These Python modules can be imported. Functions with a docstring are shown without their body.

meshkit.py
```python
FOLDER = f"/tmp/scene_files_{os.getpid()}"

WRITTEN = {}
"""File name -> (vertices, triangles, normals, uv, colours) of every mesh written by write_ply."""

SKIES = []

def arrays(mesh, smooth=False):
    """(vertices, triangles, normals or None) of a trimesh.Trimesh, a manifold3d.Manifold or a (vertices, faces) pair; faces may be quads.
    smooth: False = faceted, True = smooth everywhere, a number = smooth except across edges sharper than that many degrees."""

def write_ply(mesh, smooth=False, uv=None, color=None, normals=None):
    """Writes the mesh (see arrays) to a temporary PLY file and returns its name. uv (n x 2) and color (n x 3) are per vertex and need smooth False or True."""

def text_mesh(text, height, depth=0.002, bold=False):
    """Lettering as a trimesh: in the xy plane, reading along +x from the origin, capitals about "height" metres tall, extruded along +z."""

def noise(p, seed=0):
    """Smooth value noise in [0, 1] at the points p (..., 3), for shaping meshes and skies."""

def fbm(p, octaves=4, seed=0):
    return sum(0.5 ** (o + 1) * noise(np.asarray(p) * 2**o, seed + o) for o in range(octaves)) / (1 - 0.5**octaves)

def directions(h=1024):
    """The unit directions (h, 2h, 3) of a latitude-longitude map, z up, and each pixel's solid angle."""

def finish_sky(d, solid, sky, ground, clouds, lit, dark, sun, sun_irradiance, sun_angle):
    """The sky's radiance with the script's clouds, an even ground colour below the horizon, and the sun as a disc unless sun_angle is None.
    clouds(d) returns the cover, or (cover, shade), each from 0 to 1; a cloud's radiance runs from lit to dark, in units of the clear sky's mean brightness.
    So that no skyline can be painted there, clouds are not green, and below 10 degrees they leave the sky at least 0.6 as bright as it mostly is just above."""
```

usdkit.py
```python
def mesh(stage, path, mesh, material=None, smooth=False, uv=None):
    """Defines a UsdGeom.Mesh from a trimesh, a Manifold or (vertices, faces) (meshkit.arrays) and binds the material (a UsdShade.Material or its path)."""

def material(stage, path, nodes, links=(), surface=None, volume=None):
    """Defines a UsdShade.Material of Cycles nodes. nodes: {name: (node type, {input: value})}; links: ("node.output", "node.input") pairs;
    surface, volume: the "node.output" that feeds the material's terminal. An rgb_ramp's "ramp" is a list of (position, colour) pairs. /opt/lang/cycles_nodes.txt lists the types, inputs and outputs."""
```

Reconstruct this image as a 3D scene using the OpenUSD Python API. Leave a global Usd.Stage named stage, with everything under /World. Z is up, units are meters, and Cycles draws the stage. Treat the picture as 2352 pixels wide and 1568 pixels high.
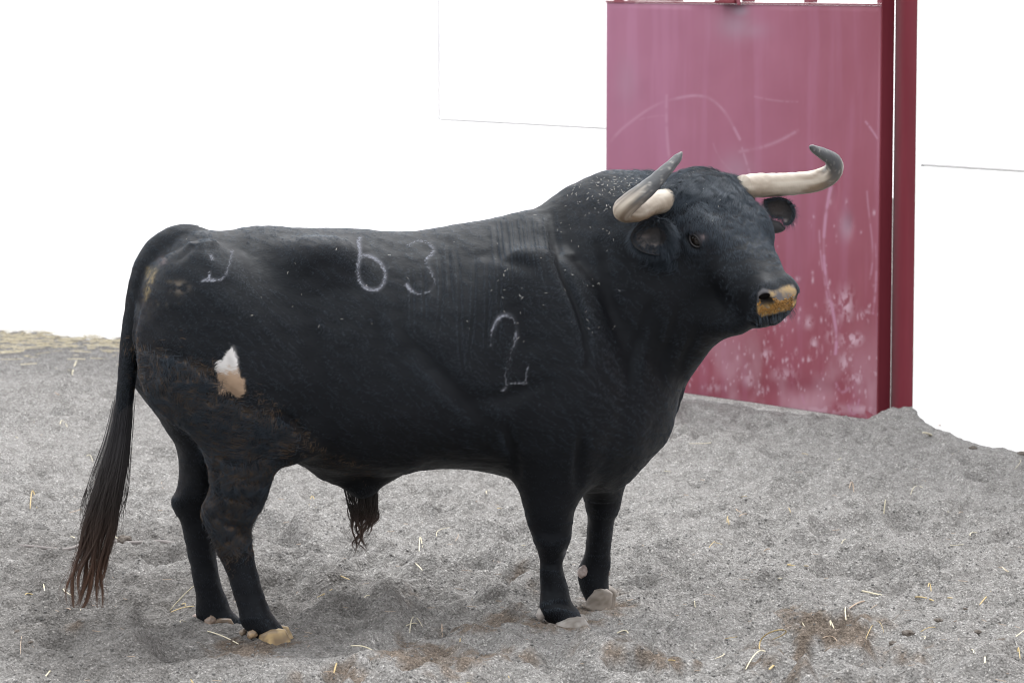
import math, random
import numpy as np, trimesh, usdkit, meshkit
from scipy.interpolate import PchipInterpolator, CubicSpline
from scipy.ndimage import map_coordinates
from scipy.spatial import cKDTree
from pxr import Gf, Sdf, Usd, UsdGeom, UsdLux, UsdShade, Vt

stage = Usd.Stage.CreateInMemory()
UsdGeom.SetStageUpAxis(stage, 'Z')
UsdGeom.Xform.Define(stage, '/World')
LK = '/World/Looks/'
UsdGeom.Scope.Define(stage, '/World/Looks')

# ---------------------------------------------------------------- camera, sky, sun, exposure
EYE = np.array([0.0, 0.0, 1.95])          # a standing photographer with a short telephoto lens
FOC, CX, CY = 8000.0, 1176.0, 784.0       # focal length and centre in units of 1/2352 of the picture's width
PITCH = math.atan2(849.0, FOC)
FWD = np.array([0, math.cos(PITCH), -math.sin(PITCH)])
UPV = np.array([0, math.sin(PITCH), math.cos(PITCH)])
RGT = np.array([1.0, 0, 0])
cam = UsdGeom.Camera.Define(stage, '/World/camera')
cam.CreateHorizontalApertureAttr(36.0)
cam.CreateVerticalApertureAttr(24.0)
cam.CreateFocalLengthAttr(36.0 * FOC / 2352.0)
cam.CreateFStopAttr(8.0)
cam.CreateFocusDistanceAttr(10.35)
cam.CreateExposureAttr(0.80)
cam.CreateClippingRangeAttr((0.1, 500.0))
cx = UsdGeom.Xformable(cam)
cx.AddTranslateOp().Set(Gf.Vec3d(*EYE))
cx.AddRotateXOp().Set(90.0 - math.degrees(PITCH))

SUN_AZ, SUN_EL = math.radians(28.0), math.radians(64.0)     # azimuth = atan2(x, y) of the direction towards the sun
sky = usdkit.material(stage, LK + 'sky_look', {
    'sky': ('sky_texture', {'sky_type': 'single_scattering', 'sun_disc': False, 'sun_elevation': SUN_EL, 'sun_rotation': SUN_AZ, 'air_density': 1.0, 'aerosol_density': 3.0}),
    'tc': ('texture_coordinate', {}),
    'n': ('noise_texture', {'scale': 2.2, 'detail': 6.0, 'roughness': 0.55}),
    'r': ('rgb_ramp', {'ramp': [(0.0, (0.62, 0.62, 0.62)), (0.45, (0.84, 0.84, 0.84)), (1.0, (0.99, 0.99, 0.99))]}),
    'cl': ('color', {'value': (16.3, 16.3, 16.4)}),
    'mx': ('mix', {}),
    'bg': ('background_shader', {'strength': 0.112}),
}, [('tc.generated', 'n.vector'), ('n.fac', 'r.fac'), ('r.color', 'mx.fac'), ('sky.color', 'mx.color1'), ('cl.color', 'mx.color2'), ('mx.color', 'bg.color')], surface='bg.background')
dome = UsdLux.DomeLight.Define(stage, '/World/sky')
dome.CreateIntensityAttr(1.0)
UsdShade.MaterialBindingAPI.Apply(dome.GetPrim()).Bind(sky)
dome.GetPrim().SetCustomDataByKey('label', 'bright overcast sky above the yard')
dome.GetPrim().SetCustomDataByKey('kind', 'structure')
sun = UsdLux.DistantLight.Define(stage, '/World/sun')
sun.CreateIntensityAttr(0.36)
sun.CreateAngleAttr(22.0)
sun.CreateNormalizeAttr(True)
sun.CreateColorAttr(Gf.Vec3f(1.0, 0.985, 0.965))
sx = UsdGeom.Xformable(sun)
sx.AddRotateZOp().Set(-math.degrees(SUN_AZ))
sx.AddRotateXOp().Set(-(90.0 - math.degrees(SUN_EL)))

# ---------------------------------------------------------------- helpers
def project(p):
    d = np.asarray(p, float) - EYE
    w = d @ FWD
    return np.stack([CX + FOC * (d @ RGT) / w, CY - FOC * (d @ UPV) / w], -1)

def ray(px, py):
    return FWD + RGT * (px - CX) / FOC + UPV * (CY - py) / FOC

def at_y(px, py, y):
    """the point of the world seen in direction (px, py) at the distance y"""
    d = ray(px, py)
    return EYE + d * (y / d[1])

def at_z(px, py, z=0.0):
    d = ray(px, py)
    return EYE + d * ((z - EYE[2]) / d[2])

USED = {}
def numbered(parent, name):
    k = (parent, name)
    USED[k] = USED.get(k, -1) + 1
    return name if USED[k] == 0 else '%s_%03d' % (name, USED[k])

def path_of(parent):
    return '/World' if parent is None else str(parent.GetPath())

def tag(p, label=None, category=None, group=None, kind=None):
    p = p.GetPrim() if hasattr(p, 'GetPrim') else p
    for k, v in (('label', label), ('category', category), ('group', group), ('kind', kind)):
        if v:
            p.SetCustomDataByKey(k, v)
    return p

def obj(name, mesh, mat, parent=None, smooth=False, color=None, label=None, category=None, group=None, kind=None):
    pp = path_of(parent)
    m = usdkit.mesh(stage, pp + '/' + numbered(pp, name), mesh, mat, smooth=smooth)
    if color is not None:
        UsdGeom.PrimvarsAPI(m).CreatePrimvar('paint', Sdf.ValueTypeNames.Color3fArray, 'vertex').Set(Vt.Vec3fArray.FromNumpy(np.asarray(color, np.float32)))
    return tag(m, label, category, group, kind)

def thing(name, label, category, loc=(0, 0, 0), rotz=0.0, group=None):
    x = UsdGeom.Xform.Define(stage, '/World/' + numbered('/World', name))
    x.AddTranslateOp().Set(Gf.Vec3d(*map(float, loc)))
    x.AddRotateZOp().Set(math.degrees(rotz))
    return tag(x, label, category, group)

def curves(name, strands, widths, mat, parent, kind=None, label=None):
    """strands: (n, k, 3); widths: (k,) or (n, k)"""
    strands = np.asarray(strands, np.float32)
    n, k = strands.shape[:2]
    pp = path_of(parent)
    c = UsdGeom.BasisCurves.Define(stage, pp + '/' + numbered(pp, name))
    c.CreateTypeAttr('linear')
    c.CreatePointsAttr(Vt.Vec3fArray.FromNumpy(strands.reshape(-1, 3)))
    c.CreateCurveVertexCountsAttr(Vt.IntArray.FromNumpy(np.full(n, k, np.int32)))
    c.CreateWidthsAttr(Vt.FloatArray.FromNumpy(np.broadcast_to(np.asarray(widths, np.float32), (n, k)).ravel().copy()))
    c.SetWidthsInterpolation('vertex')
    UsdShade.MaterialBindingAPI.Apply(c.GetPrim()).Bind(mat)
    return tag(c, label, kind=kind)

def smoothstep(a, b, x):
    t = np.clip((x - a) / (b - a), 0, 1)
    return t * t * (3 - 2 * t)

def seg_dist(p, line, reach=70.0):
    """distance of the 2-D points p (n, 2) to a polyline (exact within reach), and the arc position (0..1) of the nearest point"""
    line = np.asarray(line, float)
    best, arc = np.full(len(p), 1e6), np.zeros(len(p))
    ln = np.linalg.norm(np.diff(line, axis=0), axis=1)
    tot, acc = ln.sum(), 0.0
    near_ = np.where(((p > line.min(0) - reach) & (p < line.max(0) + reach)).all(1))[0]
    q = p[near_]; b2, ar = np.full(len(q), 1e12), np.zeros(len(q))
    for a, b, l in zip(line[:-1], line[1:], ln):
        ex, ey = b - a
        dx, dy = q[:, 0] - a[0], q[:, 1] - a[1]
        t = np.clip((dx * ex + dy * ey) / max(l * l, 1e-12), 0, 1)
        d = (dx - t * ex) ** 2 + (dy - t * ey) ** 2
        m = d < b2
        b2[m], ar[m] = d[m], (acc + t[m] * l) / tot
        acc += l
    best[near_], arc[near_] = np.sqrt(b2), ar
    return best, arc

def curve2(pts, n=40):
    pts = np.asarray(pts, float)
    t = np.r_[0, np.cumsum(np.linalg.norm(np.diff(pts, axis=0), axis=1))]
    if len(pts) < 3:
        return np.stack([np.interp(np.linspace(0, t[-1], n), t, pts[:, k]) for k in range(pts.shape[1])], 1)
    return CubicSpline(t, pts)(np.linspace(0, t[-1], n))

def tube(path, radii, sides=12, cap=True, flat=1.0):
    """a tube with round ends about a path (n, 3)"""
    path, radii = np.asarray(path, float), np.broadcast_to(np.asarray(radii, float), (len(path),)).copy()
    t = np.gradient(path, axis=0)
    t /= np.linalg.norm(t, axis=1, keepdims=True)
    ref = np.array([0, 0, 1.0]) if abs(t[0, 2]) < 0.9 else np.array([1.0, 0, 0])
    n = np.cross(t[0], ref); n /= np.linalg.norm(n)
    N = [n]
    for k in range(1, len(path)):
        n = N[-1] - t[k] * (N[-1] @ t[k]); N.append(n / np.linalg.norm(n))
    N = np.array(N); B = np.cross(t, N)
    ang = np.linspace(0, 2 * np.pi, sides, endpoint=False)
    ring = path[:, None] + radii[:, None, None] * (np.cos(ang)[None, :, None] * N[:, None] + flat * np.sin(ang)[None, :, None] * B[:, None])
    v = ring.reshape(-1, 3)
    f = []
    for i in range(len(path) - 1):
        a = i * sides + np.arange(sides); b = i * sides + (np.arange(sides) + 1) % sides
        f.append(np.stack([a, b, b + sides], 1)); f.append(np.stack([a, b + sides, a + sides], 1))
    if cap:
        c0, c1 = len(v), len(v) + 1
        v = np.vstack([v, path[0] - t[0] * radii[0] * 0.5, path[-1] + t[-1] * radii[-1] * 0.5])
        k = np.arange(sides); k2 = (k + 1) % sides
        f.append(np.stack([k2, k, np.full(sides, c0)], 1))
        m = (len(path) - 1) * sides
        f.append(np.stack([k + m, k2 + m, np.full(sides, c1)], 1))
    return trimesh.Trimesh(v, np.vstack(f), process=False)

def rbox(x0, x1, y0, y1, z0, z1, r=0.004):
    """a box with chamfered edges"""
    import manifold3d as m3
    pts = []
    for x, sxx in ((x0, 1), (x1, -1)):
        for y, syy in ((y0, 1), (y1, -1)):
            for z, szz in ((z0, 1), (z1, -1)):
                pts += [(x + sxx * r, y, z + szz * r * 0), (x, y + syy * r, z), (x + sxx * r, y + syy * r, z)] if False else \
                       [(x, y + syy * r, z + szz * r), (x + sxx * r, y, z + szz * r), (x + sxx * r, y + syy * r, z)]
    return m3.Manifold.hull_points(np.array(pts, float))

def principled(name, color, rough=0.6, **kw):
    return usdkit.material(stage, LK + name, {'p': ('principled_bsdf', dict(base_color=color, roughness=rough, **kw))}, [], surface='p.BSDF')
# ---------------------------------------------------------------- the yard: sand, concrete walls, steel gate
G0 = np.array([0.446, 16.6, 0.0]); GD = np.array([0.618, -0.786, 0.0]); GN_ = np.array([-0.786, -0.618, 0.0])
def gp(t, o, z):
    """a point of the gate's wall: along it, out of it, height"""
    return G0 + t * GD + o * GN_ + np.array([0, 0, z])
def t_at(px, o=0.0):
    k = (px - CX) / FOC; b = G0 + o * GN_
    return (k * b[1] - b[0]) / (GD[0] - k * GD[1])
def wall_frame(v):
    """points (along, out, up) of the wall's frame into the world"""
    v = np.asarray(v, float)
    return G0 + v[:, :1] * GD + v[:, 1:2] * GN_ + v[:, 2:] * BZ_
BZ_ = np.array([0, 0, 1.0])
def wbox(t0, t1, o0, o1, z0, z1, r=0.004):
    m = rbox(t0, t1, o0, o1, z0, z1, r).to_mesh()
    v = wall_frame(m.vert_properties[:, :3])
    f = np.array(m.tri_verts)
    return trimesh.Trimesh(v, f[:, ::-1], process=False)      # the frame (along, out, up) is left-handed

FEET = [(-.655, 10.10), (-.865, 10.40), (.165, 10.37), (.262, 10.65)]
def wall_depth(x, y):
    """signed distance in front of the walls"""
    d1 = (x - G0[0]) * GN_[0] + (y - G0[1]) * GN_[1]
    w0 = np.array([-.373, 17.64]); w1 = np.array([-2.76, 18.95]); e = (w1 - w0) / np.linalg.norm(w1 - w0); n = np.array([-e[1], e[0]])
    n = n if n[1] < 0 else -n
    d2 = (x - w0[0]) * n[0] + (y - w0[1]) * n[1]
    return d1, d2
rg = np.random.default_rng(11)
prints = []
for _ in range(420):
    y = 8.6 + 11 * rg.random() ** 1.3
    x = rg.uniform(-2.2, 2.2) * (y / 10)
    prints.append((x, y, rg.uniform(.05, .13), rg.uniform(.025, .07), rg.uniform(0, np.pi), rg.uniform(1.0, 1.9)))
for px, py, r, dep in [(620, 1265, .14, .05), (330, 1300, .17, .05), (1060, 1345, .16, .05), (1845, 1165, .14, .055), (2010, 1210, .12, .05), (1340, 1370, .10, .04), (1420, 1390, .10, .035), (1080, 1430, .17, .045), (520, 1475, .10, .035), (2295, 1245, .10, .05), (1780, 1255, .05, .05),
                       (150, 905, .14, .06), (95, 810, .12, .05), (2060, 1540, .14, .045), (1850, 1480, .15, .035), (880, 1330, .16, .05), (640, 1340, .13, .04), (200, 1165, .16, .05), (130, 1140, .12, .04), (210, 965, .14, .05), (60, 950, .13, .05)]:
    q = at_z(px, py); prints.append((q[0], q[1], r, dep, rg.uniform(0, 3), 1.5))
PR = np.array(prints)
def sand_height(x, y, fine=True):
    p = np.stack([x, y, np.zeros_like(x)], -1)
    h = .085 * (meshkit.fbm(p * np.array([1.3, 1.0, 1]) + 3, 3, 1) - .5) + .10 * (meshkit.fbm(p * np.array([4.2, 3.4, 1]) + 9, 3, 2) - .5)
    tree = cKDTree(np.stack([x, y], -1))
    for a, b, r, d, an, el in PR:
        k = np.array(tree.query_ball_point((a, b), 2.6 * r * el), int)
        if len(k) == 0: continue
        dx, dy = x[k] - a, y[k] - b
        u = (dx * math.cos(an) + dy * math.sin(an)) / el; w = -dx * math.sin(an) + dy * math.cos(an)
        q = np.sqrt(u * u + w * w) / r
        q = q * (1 + .5 * (meshkit.noise(p[k] * 14, 5) - .5))
        h[k] += -d * np.exp(-(q * 1.25) ** 4) + .38 * d * np.exp(-((q - 1.25) / .42) ** 2)
    h *= 1 - .85 * smoothstep(17.4, 18.4, y)
    h -= .035 * smoothstep(17.8, 18.8, y) * smoothstep(-1.6, -2.4, x)
    d1g = (x - G0[0]) * GN_[0] + (y - G0[1]) * GN_[1]
    h *= 1 - .75 * np.exp(-(np.clip(d1g, 0, 9) / .30) ** 2) * (x > .2)
    # flattened where the feet stand
    for fx, fy in FEET:
        m = np.exp(-(((x - fx) / .20) ** 2 + ((y - fy + .14) / .36) ** 2) ** 1.6)
        h = h * (1 - m) - .007 * m
        h += .012 * np.exp(-((np.hypot((x - fx) / 1.15, y - fy + .02) - .105) / .035) ** 2)
    d1, d2 = wall_depth(x, y)
    far = np.minimum(np.where(x > -.4, d1, d2), 9)
    # sand heaped against the wall beside the post, litter ridge at the back wall
    tt = (x - G0[0]) * GD[0] + (y - G0[1]) * GD[1]
    h += .065 * np.exp(-((tt - 2.04) / .10) ** 2 - (d1 / .22) ** 2) - .045 * smoothstep(2.15, 2.5, tt) * np.exp(-(np.clip(d1, 0, 9) / .5) ** 2)
    mg = np.exp(-((tt - .85) / .98) ** 8 - (np.clip(d1, 0, 9) / .24) ** 4)
    h = h * (1 - mg) + mg * (-.022 + .25 * h)
    if fine:
        rough = (1 - .6 * np.exp(-(np.clip(d1, 0, 9) / .25) ** 2) * (x > .2)) * (1 - .55 * np.max([np.exp(-(((x - fx) / .22) ** 2 + ((y - fy + .12) / .34) ** 2)) for fx, fy in FEET], axis=0))
        h += rough * (.056 * (meshkit.fbm(p * 10 + 5, 3, 4) - .5) + .046 * (meshkit.fbm(p * 23, 3, 6) - .5) + .014 * (meshkit.noise(p * 70, 7) - .5))
    return h
ys = np.r_[-12, -6, 0, 4, 6, 7.5, 8.2, np.arange(8.6, 12.6, .0115), np.arange(12.6, 16, .02), np.arange(16, 21.0, .035), 22, 24, 30]
xs = np.r_[-25, -12, -6, -4.2, np.arange(-3.4, -1.9, .03), np.arange(-1.9, 1.9, .0125), np.arange(1.9, 3.2, .03), 4, 6, 12, 25]
X, Y = np.meshgrid(xs, ys)
sh_ = sand_height(X.ravel(), Y.ravel())
SV = np.stack([X.ravel(), Y.ravel(), sh_], 1)
nx_, ny_ = len(xs), len(ys)
i0 = (np.arange(ny_ - 1)[:, None] * nx_ + np.arange(nx_ - 1)).ravel()
SF = np.vstack([np.stack([i0, i0 + 1, i0 + nx_ + 1], 1), np.stack([i0, i0 + nx_ + 1, i0 + nx_], 1)])
from scipy.interpolate import RegularGridInterpolator
HGT = RegularGridInterpolator((ys, xs), sh_.reshape(ny_, nx_), bounds_error=False, fill_value=0.0)
def ground(x, y):
    return HGT(np.stack([np.asarray(y, float), np.asarray(x, float)], -1))
def at_ground(px, py, lift=0.0):
    z = 0.0
    for _ in range(5):
        q = at_z(px, py, z); z = float(ground(q[0], q[1]))
    return at_z(px, py, z) + np.array([0, 0, lift])

# damp brown patches, dung-stained (painted per vertex as wear of the sand)
pp_ = np.stack([SV[:, 0], SV[:, 1], np.zeros(len(SV))], 1)
sxy = project(SV)
brown = np.zeros(len(SV))
for px, py, rx, ry, a in [(1900, 1440, 190, 55, 1.0), (1780, 1510, 120, 40, .8), (1000, 1500, 200, 45, .8), (1120, 1440, 130, 35, .8), (800, 1560, 260, 40, .75), (1480, 1500, 160, 40, .55), (1340, 1400, 110, 40, .9), (1390, 1395, 70, 30, 1.0), (1220, 1345, 60, 45, .8), (560, 1490, 110, 30, .8), (640, 1470, 70, 25, .8), (180, 1430, 150, 25, .25), (930, 1380, 180, 40, .35), (1230, 1445, 90, 30, .8), (2100, 1510, 130, 50, .6), (1950, 1560, 160, 40, .6)]:
    brown = np.maximum(brown, a * np.exp(-((sxy[:, 0] - px) / rx) ** 2 - ((sxy[:, 1] - py) / ry) ** 2))
brown = np.clip(smoothstep(.34, .60, brown * .62 + .85 * (meshkit.fbm(pp_ * 6, 4, 21) - .40) + .55 * (meshkit.fbm(pp_ * 27, 3, 22) - .5)), 0, 1) * smoothstep(.02, .25, brown)
damp = smoothstep(.35, .75, .62 * np.exp(-((sxy[:, 0] - 330) / 480) ** 2 - ((sxy[:, 1] - 1400) / 190) ** 2) + .55 * meshkit.fbm(pp_ * 1.7 + 4, 3, 37))
PAINT = np.stack([brown, damp, meshkit.fbm(pp_ * 2.2, 3, 31)], 1)
sand_look = usdkit.material(stage, LK + 'sand_look', {
    'g': ('geometry', {}), 'pa': ('attribute', {'attribute': 'paint'}), 'sep': ('separate_color', {}),
    'n1': ('noise_texture', {'scale': 150.0, 'detail': 3.0, 'roughness': 0.7}),
    'n2': ('noise_texture', {'scale': 28.0, 'detail': 4.0, 'roughness': 0.65}),
    'v1': ('voronoi_texture', {'scale': 210.0}),
    'v2': ('voronoi_texture', {'scale': 95.0}),
    'r1': ('rgb_ramp', {'ramp': [(0.22, (0.068, 0.066, 0.064)), (0.38, (0.180, 0.176, 0.171)), (0.53, (0.254, 0.249, 0.242)), (0.68, (0.312, 0.306, 0.299)), (0.82, (0.43, 0.425, 0.418))]}),
    'rv': ('rgb_ramp', {'ramp': [(0.0, (0.62, 0.61, 0.60)), (0.4, (0.95, 0.95, 0.95)), (0.88, (1.10, 1.10, 1.10)), (0.95, (1.6, 1.6, 1.6)), (1.0, (1.8, 1.78, 1.75))]}),
    'sv': ('separate_color', {}), 'm1': ('mix', {'mix_type': 'multiply', 'fac': 0.8}),
    'r2': ('rgb_ramp', {'ramp': [(0.3, (0.72, 0.71, 0.70)), (0.6, (1.12, 1.12, 1.12))]}), 'm2': ('mix', {'mix_type': 'multiply', 'fac': 0.9}),
    'cb': ('color', {'value': (0.68, 0.575, 0.49)}), 'm3': ('mix', {'mix_type': 'multiply', 'fac': 0.0}), 'cd': ('color', {'value': (0.66, 0.65, 0.645)}), 'm4': ('mix', {'mix_type': 'multiply', 'fac': 0.0}),
    'add': ('math', {'math_type': 'multiply_add', 'value2': 0.6}), 'b': ('bump', {'strength': 1.0, 'distance': 0.011}),
    'p': ('principled_bsdf', {'roughness': 0.95, 'specular_ior_level': 0.15}),
}, [('g.position', 'n1.vector'), ('g.position', 'n2.vector'), ('g.position', 'v1.vector'), ('g.position', 'v2.vector'), ('pa.color', 'sep.color'),
    ('n1.fac', 'r1.fac'), ('v1.color', 'sv.color'), ('sv.r', 'rv.fac'), ('r1.color', 'm1.color1'), ('rv.color', 'm1.color2'), ('n2.fac', 'r2.fac'), ('m1.color', 'm2.color1'), ('r2.color', 'm2.color2'),
    ('m2.color', 'm3.color1'), ('cb.color', 'm3.color2'), ('sep.r', 'm3.fac'), ('m3.color', 'm4.color1'), ('cd.color', 'm4.color2'), ('sep.g', 'm4.fac'), ('m4.color', 'p.base_color'),
    ('v2.distance', 'add.value1'), ('n1.fac', 'add.value3'), ('add.value', 'b.height'), ('b.normal', 'p.normal')], surface='p.BSDF')
obj('ground', (SV, SF), sand_look, smooth=True, color=PAINT, label='uneven grey sand of the yard, trodden and stained brown in places', kind='structure')

# ------------------------------------------------ walls
wall_look = usdkit.material(stage, LK + 'white_wall_look', {
    'g': ('geometry', {}), 'sx': ('separate_xyz', {}), 'n': ('noise_texture', {'scale': 3.0, 'detail': 5.0}), 'n2': ('noise_texture', {'scale': 34.0, 'detail': 3.0, 'roughness': 0.6}),
    'r': ('rgb_ramp', {'ramp': [(0.3, (0.82, 0.82, 0.835)), (0.7, (0.86, 0.86, 0.862))]}),
    'rs': ('rgb_ramp', {'ramp': [(0.70, (1, 1, 1)), (0.76, (0.62, 0.60, 0.62))]}), 'ml': ('mix', {'mix_type': 'multiply'}),
    'mr': ('map_range', {'from_min': 0.0, 'from_max': 0.55, 'to_min': 0.55, 'to_max': 0.0, 'clamp': True}),
    'b': ('bump', {'strength': 0.12, 'distance': 0.004}), 'p': ('principled_bsdf', {'roughness': 0.85, 'specular_ior_level': 0.25}),
}, [('g.position', 'sx.vector'), ('sx.z', 'mr.value'), ('g.position', 'n.vector'), ('g.position', 'n2.vector'), ('n.fac', 'r.fac'), ('n2.fac', 'rs.fac'), ('r.color', 'ml.color1'), ('rs.color', 'ml.color2'), ('mr.result', 'ml.fac'), ('ml.color', 'p.base_color'), ('n2.fac', 'b.height'), ('b.normal', 'p.normal')], surface='p.BSDF')
joint_look = principled('wall_joint_look', (0.66, 0.66, 0.65), 0.9)
WH = 3.4
TL = t_at(1404, -.11)
lw = thing('concrete_wall', 'white concrete wall left of the red gate, behind the bull', 'wall')
BT = t_at(1007, -.10)
obj('panel', wbox(BT + .011, TL, -.26, -.10, 1.2015, WH, .002), wall_look, lw)
obj('panel', wbox(BT, TL, -.26, -.10, -.3, 1.1965, .0015), wall_look, lw)
obj('joint', wbox(BT + .001, TL - .01, -.25, -.112, -.2, WH - .02, .002), joint_look, lw)
# the yard's wall bends away to the left
def slab(a, b, z0, z1, th):
    a, b = np.array(a), np.array(b)
    e = (b - a) / np.linalg.norm(b - a); n = np.array([e[1], -e[0]])
    if n[1] > 0: n = -n
    q = np.array([[*(a), z0], [*(b), z0], [*(b - n * th), z0], [*(a - n * th), z0]])
    v = np.vstack([q, q + np.array([0, 0, z1 - z0])])
    return trimesh.convex.convex_hull(v)
pA = (gp(BT - .002, -.10, 0))[:2]
obj('panel', slab(pA, (-6.2, 20.83), -.3, WH, .16), wall_look, lw)
rw_ = thing('concrete_wall', 'white concrete wall at the right edge, right of the gate post', 'wall')
TR0 = t_at(2112.5, 0.0)
obj('panel', wbox(TR0, 6.0, -.16, .0, 1.126, WH, .006), wall_look, rw_)
obj('panel', wbox(TR0, 6.0, -.16, .0, -.3, 1.119, .006), wall_look, rw_)
obj('joint', wbox(TR0 + .01, 5.9, -.15, -.014, -.2, WH - .02, .002), joint_look, rw_)
obj('edge_strip', wbox(t_at(2109.0, -.03), TR0 - .004, -.14, -.012, -.3, WH, .003), principled('edge_strip_look', (0.72, 0.73, 0.72), .7), rw_)

# the roofed stand that closes the yard behind the photographer: it keeps the low sky off the near side of everything
stand_look = principled('stand_look', (.085, .07, .06), .9)
st_ = UsdGeom.Xform.Define(stage, '/World/roofed_stand'); tag(st_, 'dark roofed stand closing the yard behind the photographer', None, None, 'structure')
def plain_box(x0, x1, y0, y1, z0, z1):
    m = rbox(x0, x1, y0, y1, z0, z1, .02).to_mesh(); return trimesh.Trimesh(m.vert_properties[:, :3], m.tri_verts, process=False)
obj('back_wall', plain_box(-22, 14, -7.4, -7.0, -.3, 6.2), stand_look, st_)
obj('front_wall', plain_box(-22, 14, -3.2, -3.0, -.3, 1.6), stand_look, st_)
obj('roof', plain_box(-22, 14, -7.4, -2.6, 6.2, 6.5), stand_look, st_)
for px_ in np.arange(-20, 14, 4.0):
    obj('post', plain_box(px_ - .1, px_ + .1, -3.15, -2.95, 1.6, 6.2), stand_look, st_)

side_look = principled('barrier_look', (.10, .035, .035), .8)
bt = UsdGeom.Xform.Define(stage, '/World/yard_barrier'); tag(bt, 'dark red barrier closing the sides of the yard', None, None, 'structure')
obj('board_wall', slab((4.3, 11.7), (14.2, -3.1), -.3, 3.3, .12), side_look, bt)
obj('board_wall', slab((-6.3, 20.7), (-22.0, -3.1), -.3, 3.3, .12), side_look, bt)

# ------------------------------------------------ red steel gate
def steel(name, ramp, spec=0.5, rough=0.42):
    return usdkit.material(stage, LK + name, {
        'g': ('geometry', {}), 'mp': ('mapping', {'scale': (5.0, 5.0, 0.9)}), 'n': ('noise_texture', {'scale': 1.0, 'detail': 5.0, 'roughness': 0.6}),
        'n2': ('noise_texture', {'scale': 60.0, 'detail': 3.0}), 'r': ('rgb_ramp', {'ramp': ramp}),
        'pa': ('attribute', {'attribute': 'paint'}), 'sep': ('separate_color', {}), 'cw': ('color', {'value': (0.37, 0.27, 0.32)}), 'm': ('mix', {}),
        'cs': ('color', {'value': (0.245, 0.110, 0.178)}), 'm2': ('mix', {}), 'cd': ('color', {'value': (0.20, 0.15, 0.19)}), 'm3': ('mix', {}),
        'b': ('bump', {'strength': 0.10, 'distance': 0.003}), 'p': ('principled_bsdf', {'roughness': rough, 'specular_ior_level': spec}),
    }, [('g.position', 'mp.vector'), ('mp.vector', 'n.vector'), ('g.position', 'n2.vector'), ('n.fac', 'r.fac'), ('pa.color', 'sep.color'),
        ('r.color', 'm.color1'), ('cw.color', 'm.color2'), ('sep.r', 'm.fac'), ('m.color', 'm2.color1'), ('cs.color', 'm2.color2'), ('sep.g', 'm2.fac'),
        ('m2.color', 'm3.color1'), ('cd.color', 'm3.color2'), ('sep.b', 'm3.fac'), ('m3.color', 'p.base_color'), ('n2.fac', 'b.height'), ('b.normal', 'p.normal')], surface='p.BSDF')
gate_look = steel('red_gate_paint', [(0.25, (0.122, 0.026, 0.036)), (0.48, (0.138, 0.032, 0.047)), (0.70, (0.152, 0.040, 0.060))], .32, .48)
dark_red = steel('dark_red_paint', [(0.3, (0.088, 0.011, 0.018)), (0.7, (0.122, 0.019, 0.029))], .22, .55)
T1 = t_at(2021, 0.0)
gate = thing('gate', 'dark red steel gate leaf with bars above its scratched sheet panel', 'gate')
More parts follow.
